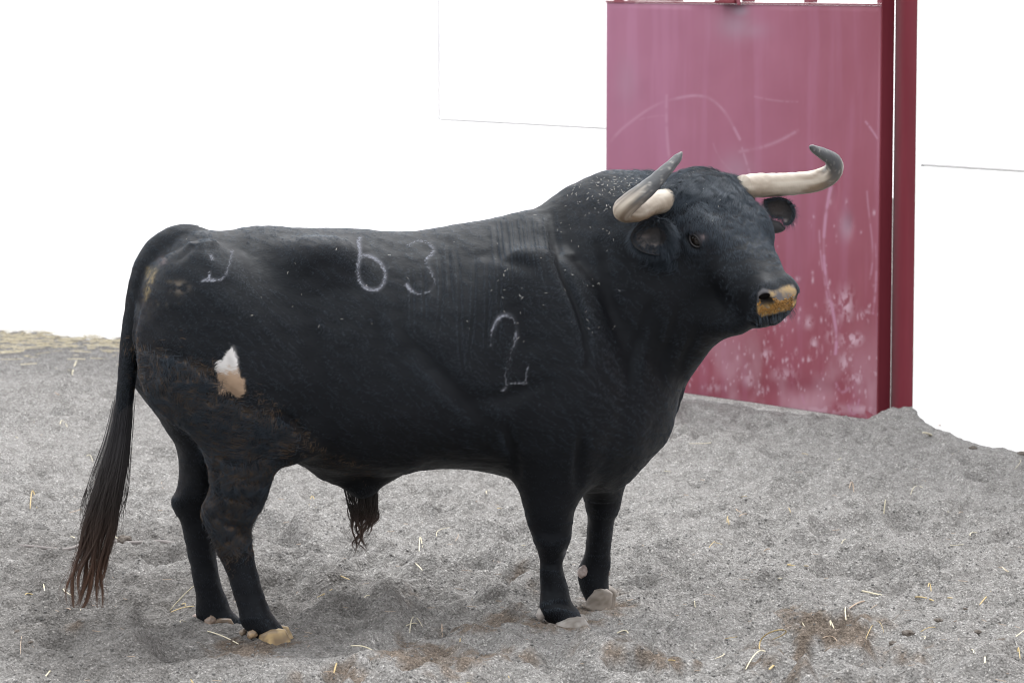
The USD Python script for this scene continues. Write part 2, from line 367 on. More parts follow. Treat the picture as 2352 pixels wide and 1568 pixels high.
# the sheet, finely divided so that dents and scratches have a place
nt, nz2 = 430, 420
tt, zz = np.meshgrid(np.linspace(.004, T1 - .004, nt), np.linspace(-.004, 1.803, nz2))
tt, zz = tt.ravel(), zz.ravel()
gw = wall_frame(np.stack([tt, np.zeros_like(tt), zz], 1))
gxy = project(gw)
q3 = np.stack([tt, zz, np.zeros_like(tt)], 1)
dent = .016 * (meshkit.fbm(q3 * 2.0 + 7, 2, 41) - .5) + .006 * (meshkit.fbm(q3 * 5.5, 2, 43) - .5)
for px, py, w, hgt, dep in [(1948, 520, 10, 26, .012), (1915, 440, 10, 40, .010), (1890, 380, 9, 22, .010), (1700, 720, 40, 30, .006), (1985, 690, 16, 70, -.006), (1720, 620, 14, 60, .008), (1850, 900, 120, 24, .006), (1640, 880, 60, 30, -.005)]:
    dent -= dep * np.exp(-((gxy[:, 0] - px) / w) ** 2 - ((gxy[:, 1] - py) / hgt) ** 2)
# folded lower edge and front margins stay in the frame's plane
edge = smoothstep(0, .03, np.minimum.reduce([tt, T1 - tt, 1.803 - zz]))
scr = np.zeros(len(tt))
def scratch(line, w, a, seed):
    global scr
    d, k = seg_dist(gxy, curve2(line, 40))
    brk = smoothstep(.30, .5, meshkit.fbm(np.stack([k * 9, k * 0 + seed, k * 0], 1), 3, seed))
    scr = np.maximum(scr, a * np.exp(-(d / w) ** 2) * (.35 + .65 * brk))
for i, (ln, w, a) in enumerate([
    ([(1404, 325), (1420, 305), (1462, 270), (1510, 240), (1555, 226), (1600, 220), (1625, 224), (1660, 250), (1680, 280), (1700, 320)], 3.2, .8),
    ([(1531, 220), (1530, 270), (1533, 330), (1538, 370)], 3.0, .8), ([(1700, 348), (1760, 335), (1800, 318), (1830, 300)], 4.0, .5),
    ([(1705, 340), (1718, 385), (1730, 420)], 2.6, .6), ([(1735, 222), (1790, 232), (1830, 234)], 2.2, .4), ([(1905, 430), (1897, 480), (1890, 560), (1896, 640), (1908, 700), (1918, 760), (1918, 812)], 3.6, .85),
    ([(1880, 530), (1884, 590), (1893, 650), (1900, 700)], 2.4, .5), ([(1985, 280), (2000, 300), (2012, 318)], 2.4, .6), ([(1990, 440), (1996, 500), (2003, 560), (1998, 640)], 2.2, .4), ([(2010, 560), (2012, 640), (2005, 720)], 2.4, .5),
    ([(1840, 905), (1855, 940), (1870, 965)], 2.2, .4), ([(1920, 880), (1935, 900), (1950, 890)], 3, .4), ([(1950, 930), (1962, 950), (1975, 915)], 3, .5), ([(1640, 330), (1652, 360), (1690, 400)], 2, .3),
    ([(1470, 275), (1500, 268), (1530, 266)], 2, .35), ([(1760, 560), (1764, 620), (1770, 680)], 3, .3), ([(1716, 590), (1720, 640), (1722, 700)], 6, .25)]):
    scratch(ln, w, a, i + 3)
spl = np.zeros(len(tt))
rs = np.random.default_rng(8)
for px, py, rx, ry, a in [(1940, 700, 16, 34, 1), (1955, 780, 26, 16, 1), (1945, 835, 20, 26, .9), (1905, 700, 10, 20, .7), (1968, 870, 18, 14, .9), (1780, 720, 7, 7, 1), (1800, 735, 7, 6, 1), (1830, 640, 5, 5, 1), (1760, 815, 12, 12, .9), (1868, 790, 8, 12, .9), (1800, 860, 24, 14, .7), (1720, 870, 14, 18, .7), (1990, 720, 14, 10, .6), (1880, 940, 80, 12, .7), (1980, 940, 40, 12, .7), (1640, 890, 20, 10, .6), (1855, 740, 10, 14, .7), (1905, 770, 10, 16, .5)]:
    spl = np.maximum(spl, a * np.exp(-((gxy[:, 0] - px) / rx) ** 2 - ((gxy[:, 1] - py) / ry) ** 2))
n_sp = 420
for _ in range(n_sp):
    t_, z_ = rs.uniform(.2, T1), abs(rs.normal(.05, .33)) + .03
    r_ = rs.uniform(.003, .010)
    k = np.where((np.abs(tt - t_) < .05) & (np.abs(zz - z_) < .06))[0]
    spl[k] = np.maximum(spl[k], rs.uniform(.45, .95) * np.exp(-(((tt[k] - t_) / r_) ** 2 + ((zz[k] - z_) / (r_ * rs.uniform(1, 2.2))) ** 2)))
spl = spl * smoothstep(.42, .66, meshkit.fbm(np.stack([tt * 52, zz * 40, tt * 0], 1), 4, 12) + .10) * .95
haze_low = .40 * smoothstep(.55, .0, zz) * smoothstep(.35, .75, meshkit.fbm(q3 * np.array([6, 4, 1]), 4, 17))
bleach = smoothstep(.50, .72, meshkit.fbm(np.stack([tt * 14, zz * 1.2, tt * 0], 1), 4, 23)) * .12 + smoothstep(2.6, .2, tt + .5 * meshkit.fbm(q3 * 1.5, 3, 91)) * smoothstep(.25, 1.35, zz + .3 * meshkit.fbm(q3 * 3, 3, 92)) * .62
grime = np.zeros(len(tt))
for px, py, rx, ry, a in [(1700, 25, 20, 16, .8), (1690, 60, 40, 30, .5), (1720, 70, 40, 20, .35), (1940, 520, 14, 30, .5), (1690, 390, 40, 40, .35), (1440, 190, 25, 60, .25)]:
    grime = np.maximum(grime, a * np.exp(-((gxy[:, 0] - px) / rx) ** 2 - ((gxy[:, 1] - py) / ry) ** 2))
gv = np.stack([tt, dent * edge - .001, zz], 1)
j0 = (np.arange(nz2 - 1)[:, None] * nt + np.arange(nt - 1)).ravel()
gf = np.vstack([np.stack([j0, j0 + nt + 1, j0 + 1], 1), np.stack([j0, j0 + nt, j0 + nt + 1], 1)])
# a back and rim close the sheet into a 4 mm plate
nb = len(gv); back = gv.copy(); back[:, 1] -= .004
rim = np.r_[np.arange(nt), (np.arange(1, nz2) * nt + nt - 1), ((nz2 - 1) * nt + np.arange(nt - 2, -1, -1)), (np.arange(nz2 - 2, 0, -1) * nt)]
r2 = np.roll(rim, -1)
allf = np.vstack([gf, gf[:, ::-1] + nb, np.stack([rim, r2, r2 + nb], 1), np.stack([rim, r2 + nb, rim + nb], 1)])
pc = np.clip(np.stack([np.maximum.reduce([spl * .74, haze_low * .8, scr * .46]), np.maximum(scr * .8, bleach), grime], 1), 0, 1)
obj('panel', (wall_frame(np.vstack([gv, back])), allf), gate_look, gate, smooth=True, color=np.vstack([pc, pc]))
obj('stile', wbox(T1 - .003, T1 + .003, -.078, -.0005, -.03, 2.6, .0015), dark_red, gate)
obj('stile', wbox(T1 - .05, T1 - .004, -.078, -.045, -.03, 2.6, .003), dark_red, gate)
obj('stile', wbox(.0, .05, -.072, -.045, -.03, 2.6, .003), gate_look, gate)
obj('rail', wbox(.051, T1 - .051, -.07, -.045, 1.76, 1.8, .003), gate_look, gate)
obj('rail', wbox(.051, T1 - .051, -.07, -.008, 2.56, 2.6, .003), gate_look, gate)
obj('rail', wbox(.0, T1 + .002, -.004, .004, 1.8035, 1.812, .001), gate_look, gate)
obj('stile', wbox(t_at(2009.5, 0), T1 - .0035, -.006, .0, 1.8125, 2.56, .002), gate_look, gate)
for a, b in ((1535, 1552), (1647, 1660), (1700, 1715), (1842, 1858)):
    obj('bar', wbox(t_at(a, -.01), t_at(b, -.01), -.058, -.01, 1.8125, 2.56, .003), gate_look, gate)
obj('kick_plate', wbox(.09, t_at(1533, -.03), -.066, -.06, 1.8125, 2.56, .001), dark_red, gate)
lt = obj('latch', wbox(t_at(1645, .03), t_at(1690, .03), .006, .05, 1.806, 1.822, .003), dark_red, gate)
lb = tube([gp(t_at(1658, .02), .026, 1.832), gp(t_at(1690, .02), .026, 1.832), gp(t_at(1697, .02), .03, 1.826), gp(t_at(1699, .02), .03, 1.80)], [.012, .012, .011, .009], 12)
obj('bolt', lb, gate_look, lt)
wd = trimesh.convex.convex_hull(np.array([gp(T1 - .075, .004, .04), gp(T1 + .012, .02, .012), gp(T1 + .014, .024, -.05), gp(T1 - .01, .02, -.05), gp(T1 - .075, -.002, .032), gp(T1 + .012, .0, .008), gp(T1 + .012, .0, -.05)]))
obj('corner_plate', wd, gate_look, gate)

post = thing('gate_post', 'dark red steel post between the gate leaf and the right wall', 'post')
P0, P1 = t_at(2052.5, -.10), t_at(2109.5, -.062)
aa = np.linspace(0, 1, 14)
prof = np.vstack([np.stack([P0 + (P1 - P0) * aa, -.10 + .040 * np.sin(aa * np.pi * .58)], 1), [[P1, -.15], [P0, -.15]]])
from shapely.geometry import Polygon
pm = trimesh.creation.extrude_polygon(Polygon(prof), WH + .3, engine='earcut')
pv = np.array(pm.vertices); pm = trimesh.Trimesh(wall_frame(np.stack([pv[:, 0], pv[:, 1], pv[:, 2] - .3], 1)), np.array(pm.faces)[:, ::-1], process=False)
obj('column', pm, dark_red, post, smooth=30)
for zc in (.35, 1.05, 2.3):
    obj('weld_plate', wbox(P0 - .004, P0 + .03, -.128, -.105, zc - .05, zc + .05, .003), dark_red, post)
# what shows through the bars: the pale wall of the next pen
bw = thing('concrete_wall', 'pale grey concrete wall seen between the bars above the gate', 'wall')
obj('panel', wbox(-3.0, 6.5, -5.4, -5.2, -.3, 4.2, .01), principled('grey_wall_look', (.50, .52, .55), .9), bw)
# ---------------------------------------------------------------- the bull's body: one implicit surface, meshed once
BA = math.radians(14.7)                        # the bull stands turned a little away from the camera
BO = np.array([-0.78, 10.25, 0.0])
BU = np.array([math.cos(BA), math.sin(BA), 0]); BV = np.array([-math.sin(BA), math.cos(BA), 0]); BZ = np.array([0, 0, 1.0])
def to_local(p):
    d = np.asarray(p, float) - BO
    return np.stack([d @ BU, d @ BV, d @ BZ], -1)
def to_world(q):
    q = np.asarray(q, float)
    return BO + q[..., :1] * BU + q[..., 1:2] * BV + q[..., 2:3] * BZ
def on_v(px, py, v):
    """local (u, v, z) of the point seen at (px, py) in the bull's plane v"""
    d = ray(px, py)
    s = (v - (EYE - BO) @ BV) / (d @ BV)
    return to_local(EYE + d * s)

VOX = 0.0055
LO = np.array([-0.45, -0.66, -0.03]); HI = np.array([1.66, 0.50, 1.46])
GN = np.ceil((HI - LO) / VOX).astype(int) + 1
GA = [LO[k] + VOX * np.arange(GN[k]) for k in range(3)]
FIELD = np.full(GN, 0.3, np.float32)

def block(lo, hi):
    a = np.clip(np.floor((np.asarray(lo) - LO) / VOX).astype(int), 0, GN); b = np.clip(np.ceil((np.asarray(hi) - LO) / VOX).astype(int) + 1, 0, GN)
    sl = tuple(slice(x, y) for x, y in zip(a, b))
    return sl, np.meshgrid(*[GA[k][sl[k]] for k in range(3)], indexing='ij', sparse=True)

def smin(a, b, k):
    h = np.maximum(k - np.abs(a - b), 0) / k
    return np.minimum(a, b) - h * h * k * 0.25

def put(fn, lo, hi, k=0.04, cut=False):
    pad = k + 0.02
    sl, (U, V, Z) = block(np.asarray(lo) - pad, np.asarray(hi) + pad)
    d = fn(U, V, Z).astype(np.float32)
    FIELD[sl] = -smin(-FIELD[sl], d, k) if cut else smin(FIELD[sl], d, k)

def ell(c, r, axes=None, k=0.04, cut=False):
    """an ellipsoid: centre, radii, axes as rows (local)"""
    c, r = np.asarray(c, float), np.asarray(r, float)
    A = np.eye(3) if axes is None else np.asarray(axes, float)
    ext = np.sqrt(((A * r[:, None]) ** 2).sum(0))
    def fn(U, V, Z):
        x, y, z = U - c[0], V - c[1], Z - c[2]
        q = [(A[i, 0] * x + A[i, 1] * y + A[i, 2] * z) / r[i] for i in range(3)]
        k0 = np.sqrt(q[0] ** 2 + q[1] ** 2 + q[2] ** 2) + 1e-9
        k1 = np.sqrt((q[0] / r[0]) ** 2 + (q[1] / r[1]) ** 2 + (q[2] / r[2]) ** 2) + 1e-9
        return k0 * (k0 - 1) / k1
    put(fn, c - ext, c + ext, k, cut)

def cap(a, b, ra, rb, k=0.03, cut=False):
    a, b = np.asarray(a, float), np.asarray(b, float)
    ab = b - a; L2 = ab @ ab
    def fn(U, V, Z):
        t = np.clip(((U - a[0]) * ab[0] + (V - a[1]) * ab[1] + (Z - a[2]) * ab[2]) / L2, 0, 1)
        return np.sqrt((U - a[0] - t * ab[0]) ** 2 + (V - a[1] - t * ab[1]) ** 2 + (Z - a[2] - t * ab[2]) ** 2) - (ra + (rb - ra) * t)
    R = max(ra, rb)
    put(fn, np.minimum(a, b) - R, np.maximum(a, b) + R, k, cut)

def near(px, py, v):
    return on_v(px, py, v)

# trunk: (x, top, bottom, half width, egg, power)
TR = [(312, 680, 800, .07, .0), (325, 630, 850, .12, .0), (343, 600, 900, .165, .0), (375, 570, 940, .205, .02), (410, 545, 960, .235, .03), (460, 529, 975, .25, .04), (515, 531, 990, .262, .05), (572, 522, 1005, .272, .06),
      (613, 519, 1030, .278, .08), (653, 521, 1052, .283, .10), (700, 524, 1072, .288, .12), (770, 525, 1090, .30, .13), (827, 526, 1092, .31, .14), (900, 532, 1088, .322, .15), (950, 532, 1076, .328, .16), (1000, 525, 1072, .328, .17),
      (1060, 515, 1074, .325, .18), (1102, 508, 1080, .32, .19), (1155, 497, 1092, .312, .20), (1200, 486, 1100, .306, .22), (1240, 479, 1110, .30, .25), (1280, 468, 1120, .295, .28), (1314, 449, 1128, .288, .30),
      (1356, 424, 1128, .28, .32), (1391, 408, 1125, .268, .30), (1425, 404, 1110, .25, .28), (1454, 405, 1084, .232, .24), (1490, 415, 1048, .205, .2), (1515, 450, 1024, .17, .1), (1532, 560, 990, .12, .0), (1540, 760, 940, .06, .0)]
us, tz, bz, ww, eg = [], [], [], [], []
for x, t, b, w, e in TR:
    a, c = on_v(x, t, 0.0), on_v(x, b, 0.0)
    us.append((a[0] + c[0]) / 2); tz.append(a[2]); bz.append(c[2]); ww.append(w); eg.append(e)
us = np.array(us); fT, fB, fW, fE = (PchipInterpolator(us, np.array(q)) for q in (tz, bz, ww, eg))
def trunk(U, V, Z):
    u = np.clip(U, us[0], us[-1])
    t, b, w, e = fT(u), fB(u), fW(u), fE(u)
    h, c = (t - b) / 2, (t + b) / 2
    y = (Z - c) / h
    yy = np.clip(y, -1.2, 1.2)
    p = 2.25
    wv = w * (1 - e * yy - 0.06 * yy * yy)
    q = (np.abs(y) ** p + np.abs(V / wv) ** p) ** (1 / p)
    d = (q - 1) * np.minimum(h, w) * 0.9
    return np.maximum(d, np.maximum(us[0] - U, U - us[-1]) * 0.8)
put(trunk, (us[0], -.36, min(bz)), (us[-1], .36, max(tz)), 0.02)

def zloft(rows, k=0.05, p=2.0):
    """a limb as a stack of ellipses: (y in the picture, left, right, distance, half depth)"""
    zc, xc, yc, aa, bb = [], [], [], [], []
    for py, xl, xr, Y, b in rows:
        w = at_y((xl + xr) / 2, py, Y)
        zc.append(w[2]); xc.append(w[0]); yc.append(w[1]); aa.append((xr - xl) / 2 * Y / FOC); bb.append(b)
    o = np.argsort(zc); zc = np.array(zc)[o]
    fx, fy, fa, fb = (PchipInterpolator(zc, np.array(q)[o]) for q in (xc, yc, aa, bb))
    loc = to_local(np.stack([xc, yc, np.array([at_y((r[1] + r[2]) / 2, r[0], r[3])[2] for r in rows])], 1))
    R = np.maximum(aa, bb)
    def fn(U, V, Z):
        z = np.clip(Z, zc[0], zc[-1])
        X = BO[0] + U * BU[0] + V * BV[0]; Y = BO[1] + U * BU[1] + V * BV[1]
        a, b = fa(z), fb(z)
        q = (np.abs((X - fx(z)) / a) ** p + np.abs((Y - fy(z)) / b) ** p) ** (1 / p)
        d = (q - 1) * np.minimum(a, b)
        return np.maximum(d, np.maximum(zc[0] - Z, Z - zc[-1]))
    put(fn, (loc - R[:, None]).min(0), (loc + R[:, None]).max(0), k)

NH = [(570, 455, 475, 10.06, .01), (600, 390, 540, 10.06, .06), (640, 352, 590, 10.055, .10), (700, 326, 630, 10.05, .128), (800, 313, 672, 10.045, .138), (860, 318, 684, 10.045, .138), (900, 330, 688, 10.05, .132), (950, 372, 684, 10.055, .122), (1000, 437, 674, 10.065, .108), (1020, 455, 664, 10.07, .103),
      (1050, 470, 648, 10.075, .097), (1084, 478, 632, 10.08, .092), (1119, 480, 621, 10.085, .086), (1144, 475, 613, 10.09, .078), (1165, 466, 606, 10.095, .07), (1183, 464, 594, 10.1, .06), (1207, 471, 582, 10.1, .053), (1239, 486, 580, 10.1, .048),
      (1274, 501, 583, 10.1, .045), (1302, 514, 588, 10.1, .043), (1327, 525, 596, 10.1, .042), (1365, 536, 607, 10.1, .043), (1397, 546, 619, 10.1, .047), (1420, 551, 634, 10.1, .05), (1440, 560, 650, 10.1, .05), (1456, 582, 655, 10.1, .045), (1466, 592, 650, 10.1, .035)]
FH = [(600, 440, 460, 10.36, .01), (640, 370, 520, 10.36, .07), (700, 328, 560, 10.36, .11), (800, 305, 590, 10.36, .13), (869, 303, 590, 10.36, .13), (911, 327, 585, 10.365, .125), (949, 357, 580, 10.37, .118), (987, 381, 570, 10.375, .108), (1017, 400, 560, 10.38, .1), (1055, 409, 546, 10.385, .094), (1094, 410, 535, 10.39, .088), (1124, 404, 525, 10.39, .08), (1149, 392, 516, 10.395, .07), (1175, 399, 508, 10.4, .06),
      (1189, 409, 503, 10.4, .055), (1219, 419, 498, 10.4, .049), (1265, 429, 497, 10.4, .045), (1314, 440, 504, 10.4, .043), (1358, 448, 515, 10.4, .044), (1397, 450, 530, 10.4, .048), (1418, 455, 548, 10.4, .05), (1430, 480, 552, 10.4, .045), (1440, 496, 548, 10.4, .035)]
NF = [(600, 1275, 1295, 10.30, .01), (660, 1210, 1360, 10.29, .07), (760, 1178, 1395, 10.275, .108), (850, 1172, 1395, 10.27, .118), (950, 1172, 1385, 10.28, .113), (1000, 1176, 1370, 10.29, .107), (1050, 1181, 1352, 10.30, .098), (1102, 1189, 1340, 10.315, .09), (1137, 1197, 1331, 10.325, .083), (1169, 1204, 1321, 10.335, .074), (1204, 1213, 1316, 10.345, .064),
      (1235, 1222, 1312, 10.355, .057), (1267, 1234, 1301, 10.36, .049), (1302, 1238, 1295, 10.365, .042), (1344, 1239, 1304, 10.37, .043), (1380, 1240, 1313, 10.37, .048), (1402, 1242, 1330, 10.37, .053), (1418, 1250, 1338, 10.37, .054), (1428, 1260, 1340, 10.37, .046), (1434, 1270, 1334, 10.37, .03)]
FF = [(800, 1400, 1410, 10.60, .01), (880, 1350, 1480, 10.60, .08), (980, 1336, 1480, 10.61, .1), (1050, 1338, 1455, 10.62, .092), (1105, 1338, 1436, 10.63, .085), (1148, 1340, 1430, 10.64, .076), (1176, 1346, 1422, 10.645, .068), (1193, 1349, 1413, 10.65, .062), (1221, 1348, 1407, 10.65, .056), (1263, 1344, 1403, 10.65, .049), (1288, 1336, 1404, 10.65, .046),
      (1302, 1329, 1403, 10.65, .045), (1327, 1327, 1399, 10.65, .047), (1348, 1332, 1399, 10.65, .048), (1370, 1342, 1400, 10.65, .046), (1390, 1352, 1402, 10.65, .042)]
zloft(NH, 0.06); zloft(FH, 0.06); zloft(NF, 0.06); zloft(FF, 0.05)

# muscles of the near side and their twins on the far side
def pair(px, py, v, r, k=0.06, rot=0.0, cut=False, far=True):
    c = on_v(px, py, v)
    A = np.array([[math.cos(rot), 0, math.sin(rot)], [0, 1, 0], [-math.sin(rot), 0, math.cos(rot)]])
    ell(c, r, A, k, cut)
    if far:
        ell((c[0], -c[1], c[2]), r, A, k, cut)
pair(1240, 760, -.235, (.17, .075, .25), .08, 0.25)          # shoulder blade and upper arm
pair(1290, 930, -.215, (.12, .07, .15), .07, -0.3)
pair(738, 592, -.175, (.09, .05, .05), .09)                  # hook bone
pair(462, 665, -.18, (.10, .07, .12), .08, 0.2)              # rump muscle
pair(690, 1000, -.19, (.10, .05, .06), .06, 0.7)             # flank fold running to the stifle
pair(790, 625, -.37, (.09, .085, .06), .07, cut=True)        # hollow flank before the hook bone
pair(1160, 590, -.395, (.13, .10, .035), .06, -.15, cut=True)  # dip behind the top of the shoulder blade
c_ = to_local(at_y(490, 1168, 10.09)); ell(c_, (.022, .030, .036), None, .03)      # point of the hock
c_ = to_local(at_y(560, 1180, 10.06)); ell(c_, (.026, .026, .034), None, .03)
c_ = to_local(at_y(1268, 1228, 10.325)); ell(c_, (.040, .030, .040), None, .03)     # knee
c_ = to_local(at_y(1268, 1392, 10.345)); ell(c_, (.034, .030, .026), None, .03)     # fetlock
# sheath
s0, s1 = on_v(770, 1058, 0.0), on_v(832, 1108, -.02)
cap(s0, s1, .06, .036, .05)
cap(on_v(880, 1072, 0), s1, .04, .032, .05)

# head: frame F along the face, L towards the bull's left, N out of the forehead (world), then local
HP = at_y(1626, 390, 10.42)
hF = np.array([.454, -.542, -.707]); hL = np.array([.766, .643, .09])
hF /= np.linalg.norm(hF); hL -= hF * (hL @ hF); hL /= np.linalg.norm(hL); hN = np.cross(hF, hL)
if hN[2] < 0: hN = -hN
def rot_local(v):
    return np.array([v @ BU, v @ BV, v @ BZ])
HPl = to_local(HP); HF, HL, HN = rot_local(hF), rot_local(hL), rot_local(hN)
def hd(s, l, n):
    return HPl + s * HF + l * HL + n * HN
# neck and hump: ellipsoids along a path from the shoulders to the poll
nk = [(on_v(1330, 700, 0), .34, .25), (on_v(1395, 665, 0), .318, .235), (to_local(at_y(1465, 645, 10.50)), .295, .215), (to_local(at_y(1530, 625, 10.48)), .262, .19), (to_local(at_y(1585, 605, 10.46)), .225, .165)]
kt = np.arange(len(nk)); nc = CubicSpline(kt, np.array([q[0] for q in nk])); nz = PchipInterpolator(kt, [q[1] for q in nk]); nl = PchipInterpolator(kt, [q[2] for q in nk])
for t in np.linspace(0, len(nk) - 1, 15):
    tg = nc(t, 1); tg[2] = 0; tg /= np.linalg.norm(tg)
    ell(nc(t), (.14, nl(t), nz(t)), np.array([tg, [-tg[1], tg[0], 0], [0, 0, 1]]), .05)
cap(on_v(1405, 462, 0), to_local(at_y(1490, 465, 10.52)), .075, .07, .05)         # hump of the neck
# dewlap down to the brisket
cap(to_local(at_y(1632, 715, 10.38)), to_local(at_y(1540, 800, 10.47)), .07, .08, .06)
cap(to_local(at_y(1540, 800, 10.47)), to_local(at_y(1475, 930, 10.54)), .08, .09, .06)

HS = [(-.04, -.10, -.20, .10), (.0, -.055, -.235, .128), (.05, -.022, -.25, .142), (.10, -.006, -.262, .145), (.16, -.002, -.268, .143), (.22, -.004, -.26, .132), (.28, -.006, -.245, .116), (.34, -.006, -.225, .10), (.39, -.004, -.205, .089), (.43, -.002, -.185, .083), (.465, -.006, -.165, .079), (.49, -.022, -.145, .067), (.505, -.05, -.12, .03)]
hs = np.array([q[0] for q in HS]); gT, gB, gW = (PchipInterpolator(hs, np.array([q[i] for q in HS])) for i in (1, 2, 3))
def headfn(U, V, Z):
    x, y, z = U - HPl[0], V - HPl[1], Z - HPl[2]
    s, l, n = (A[0] * x + A[1] * y + A[2] * z for A in (HF, HL, HN))
    sc = np.clip(s, hs[0], hs[-1])
    t, b, w = gT(sc), gB(sc), gW(sc)
    h, c = (t - b) / 2, (t + b) / 2
    y = (n - c) / h
    p = 2.5
    wv = w * (1 + 0.10 * np.clip(y, -1, 1) - .04)
    q = (np.abs(y) ** p + np.abs(l / wv) ** p) ** (1 / p)
    return np.maximum((q - 1) * np.minimum(h, w), np.maximum(hs[0] - s, s - hs[-1]))
corners = np.array([hd(s, l, n) for s in (-.06, .56) for l in (-.17, .17) for n in (-.28, .03)])
put(headfn, corners.min(0), corners.max(0), .05)
HA = np.array([HF, HL, HN])
for sg in (-1, 1):
    ell(hd(.040, sg * .135, -.078), (.045, .055, .045), HA, .04)              # horn cores' roots
    ell(hd(.185, sg * .110, -.048), (.06, .028, .034), HA, .05)              # brow
    ell(hd(.20, sg * .092, -.175), (.10, .052, .085), HA, .06)               # cheek
    ell(hd(.285, sg * .084, -.09), (.10, .026, .03), HA, .05)                # cheek bone ridge
    ell(hd(.452, sg * .042, -.038), (.038, .030, .032), HA, .03)             # nostril wing
    ell(hd(.205, sg * .144, -.068), (.029, .021, .020), HA, .010, cut=True)  # eye socket
    cap(hd(.186, sg * .138, -.050), hd(.226, sg * .130, -.052), .009, .008, .014)     # upper lid
    cap(hd(.192, sg * .139, -.088), hd(.224, sg * .132, -.084), .007, .007, .014)     # lower lid
    ell(hd(.478, sg * .050, -.040), (.036, .021, .019), np.array([HF * .8 + HL * sg * .6, HL * .8 - HF * sg * .6, HN]), .010, cut=True)   # nostril
ell(hd(.05, 0, -.05), (.09, .11, .045), HA, .05)                             # poll with its curls
ell(hd(.462, 0, -.10), (.042, .066, .055), HA, .03)                          # muzzle pad
ell(hd(.43, 0, -.155), (.048, .050, .028), HA, .025)                          # lower lip and chin
cap(hd(.481, -.06, -.138), hd(.481, .06, -.138), .006, .006, .012, cut=True)      # mouth line
cap(to_local(at_y(1686, 732, 10.30)), to_local(at_y(1620, 726, 10.38)), .05, .07, .05)      # throat
# tail root and dock, hanging over the rump
TAILP = [(455, 548, 10.24, .030), (405, 550, 10.21, .036), (362, 578, 10.185, .036), (334, 622, 10.17, .033), (316, 690, 10.16, .028), (301, 775, 10.155, .025), (294, 840, 10.15, .023), (286, 920, 10.15, .020), (277, 1000, 10.15, .015)]
TAILP = curve2(np.array(TAILP), 30)
for a, b in zip(TAILP[:-1], TAILP[1:]):
    cap(to_local(at_y(*a[:3])), to_local(at_y(*b[:3])), a[3], b[3], .018)

def surface_nets(F, lo, h):
    """naive surface nets: one vertex in every cell that the surface crosses"""
    S = F < 0
    n = np.array(F.shape)
    c = np.zeros(n - 1, np.int8)
    for i, j, k in np.ndindex(2, 2, 2):
        c += S[i:n[0] - 1 + i, j:n[1] - 1 + j, k:n[2] - 1 + k]
    cells = np.argwhere((c > 0) & (c < 8))
    idx = np.full(n - 1, -1, np.int32); idx[tuple(cells.T)] = np.arange(len(cells))
    acc, cnt = np.zeros((len(cells), 3)), np.zeros(len(cells))
    for ax in range(3):
        o = [a for a in range(3) if a != ax]
        for d0 in (0, 1):
            for d1 in (0, 1):
                a = cells.copy(); a[:, o[0]] += d0; a[:, o[1]] += d1
                b = a.copy(); b[:, ax] += 1
                fa, fb = F[tuple(a.T)], F[tuple(b.T)]
                m = (fa < 0) != (fb < 0)
                t = fa[m] / (fa[m] - fb[m])
                q = a[m].astype(float); q[:, ax] += t
                acc[m] += q; cnt[m] += 1
    v = lo + h * acc / cnt[:, None]
    quads = []
    for ax in range(3):
        o0, o1 = [(1, 2), (2, 0), (0, 1)][ax]
        sl0 = [slice(None)] * 3; sl1 = [slice(None)] * 3
        sl0[ax] = slice(0, -1); sl1[ax] = slice(1, None)
        e = np.argwhere(S[tuple(sl0)] != S[tuple(sl1)])
        e = e[(e[:, o0] > 0) & (e[:, o1] > 0) & (e[:, o0] < n[o0] - 1) & (e[:, o1] < n[o1] - 1)]
        def at(d0, d1):
            a = e.copy(); a[:, o0] -= d0; a[:, o1] -= d1
            return idx[tuple(a.T)]
        q = np.stack([at(1, 1), at(0, 1), at(0, 0), at(1, 0)], 1)
        flip = ~S[tuple(e.T)]
        q[flip] = q[flip][:, ::-1]
        quads.append(q)
    q = np.vstack(quads)
    return v, np.vstack([q[:, [0, 1, 2]], q[:, [0, 2, 3]]])

bv, bf = surface_nets(FIELD, LO, VOX)
parts = trimesh.Trimesh(bv, bf, process=False).split(only_watertight=False)
body = max(parts, key=lambda m: len(m.faces))
bv, bf = np.array(body.vertices), np.array(body.faces)
def mesh_smooth(v, f, n=6):
    from scipy.sparse import coo_matrix
    e = np.vstack([f[:, [0, 1]], f[:, [1, 2]], f[:, [2, 0]]]); e = np.vstack([e, e[:, ::-1]])
    A = coo_matrix((np.ones(len(e)), (e[:, 0], e[:, 1])), shape=(len(v), len(v))).tocsr(); A.data[:] = 1
    deg = np.asarray(A.sum(1))
    for _ in range(n):
        v = v + .5 * (A @ v / deg - v)
        v = v - .52 * (A @ v / deg - v)
    return v
bv = mesh_smooth(bv, bf)
def vnormals(v, f):
    nn = np.zeros_like(v); fn = np.cross(v[f[:, 1]] - v[f[:, 0]], v[f[:, 2]] - v[f[:, 0]])
    for k in range(3):
        np.add.at(nn, f[:, k], fn)
    return nn / np.maximum(np.linalg.norm(nn, axis=1, keepdims=True), 1e-12)
bn = vnormals(bv, bf)
if len(bv) and (bn * (bv - bv.mean(0))).sum() < 0:
    bf = bf[:, ::-1].copy(); bn = -bn

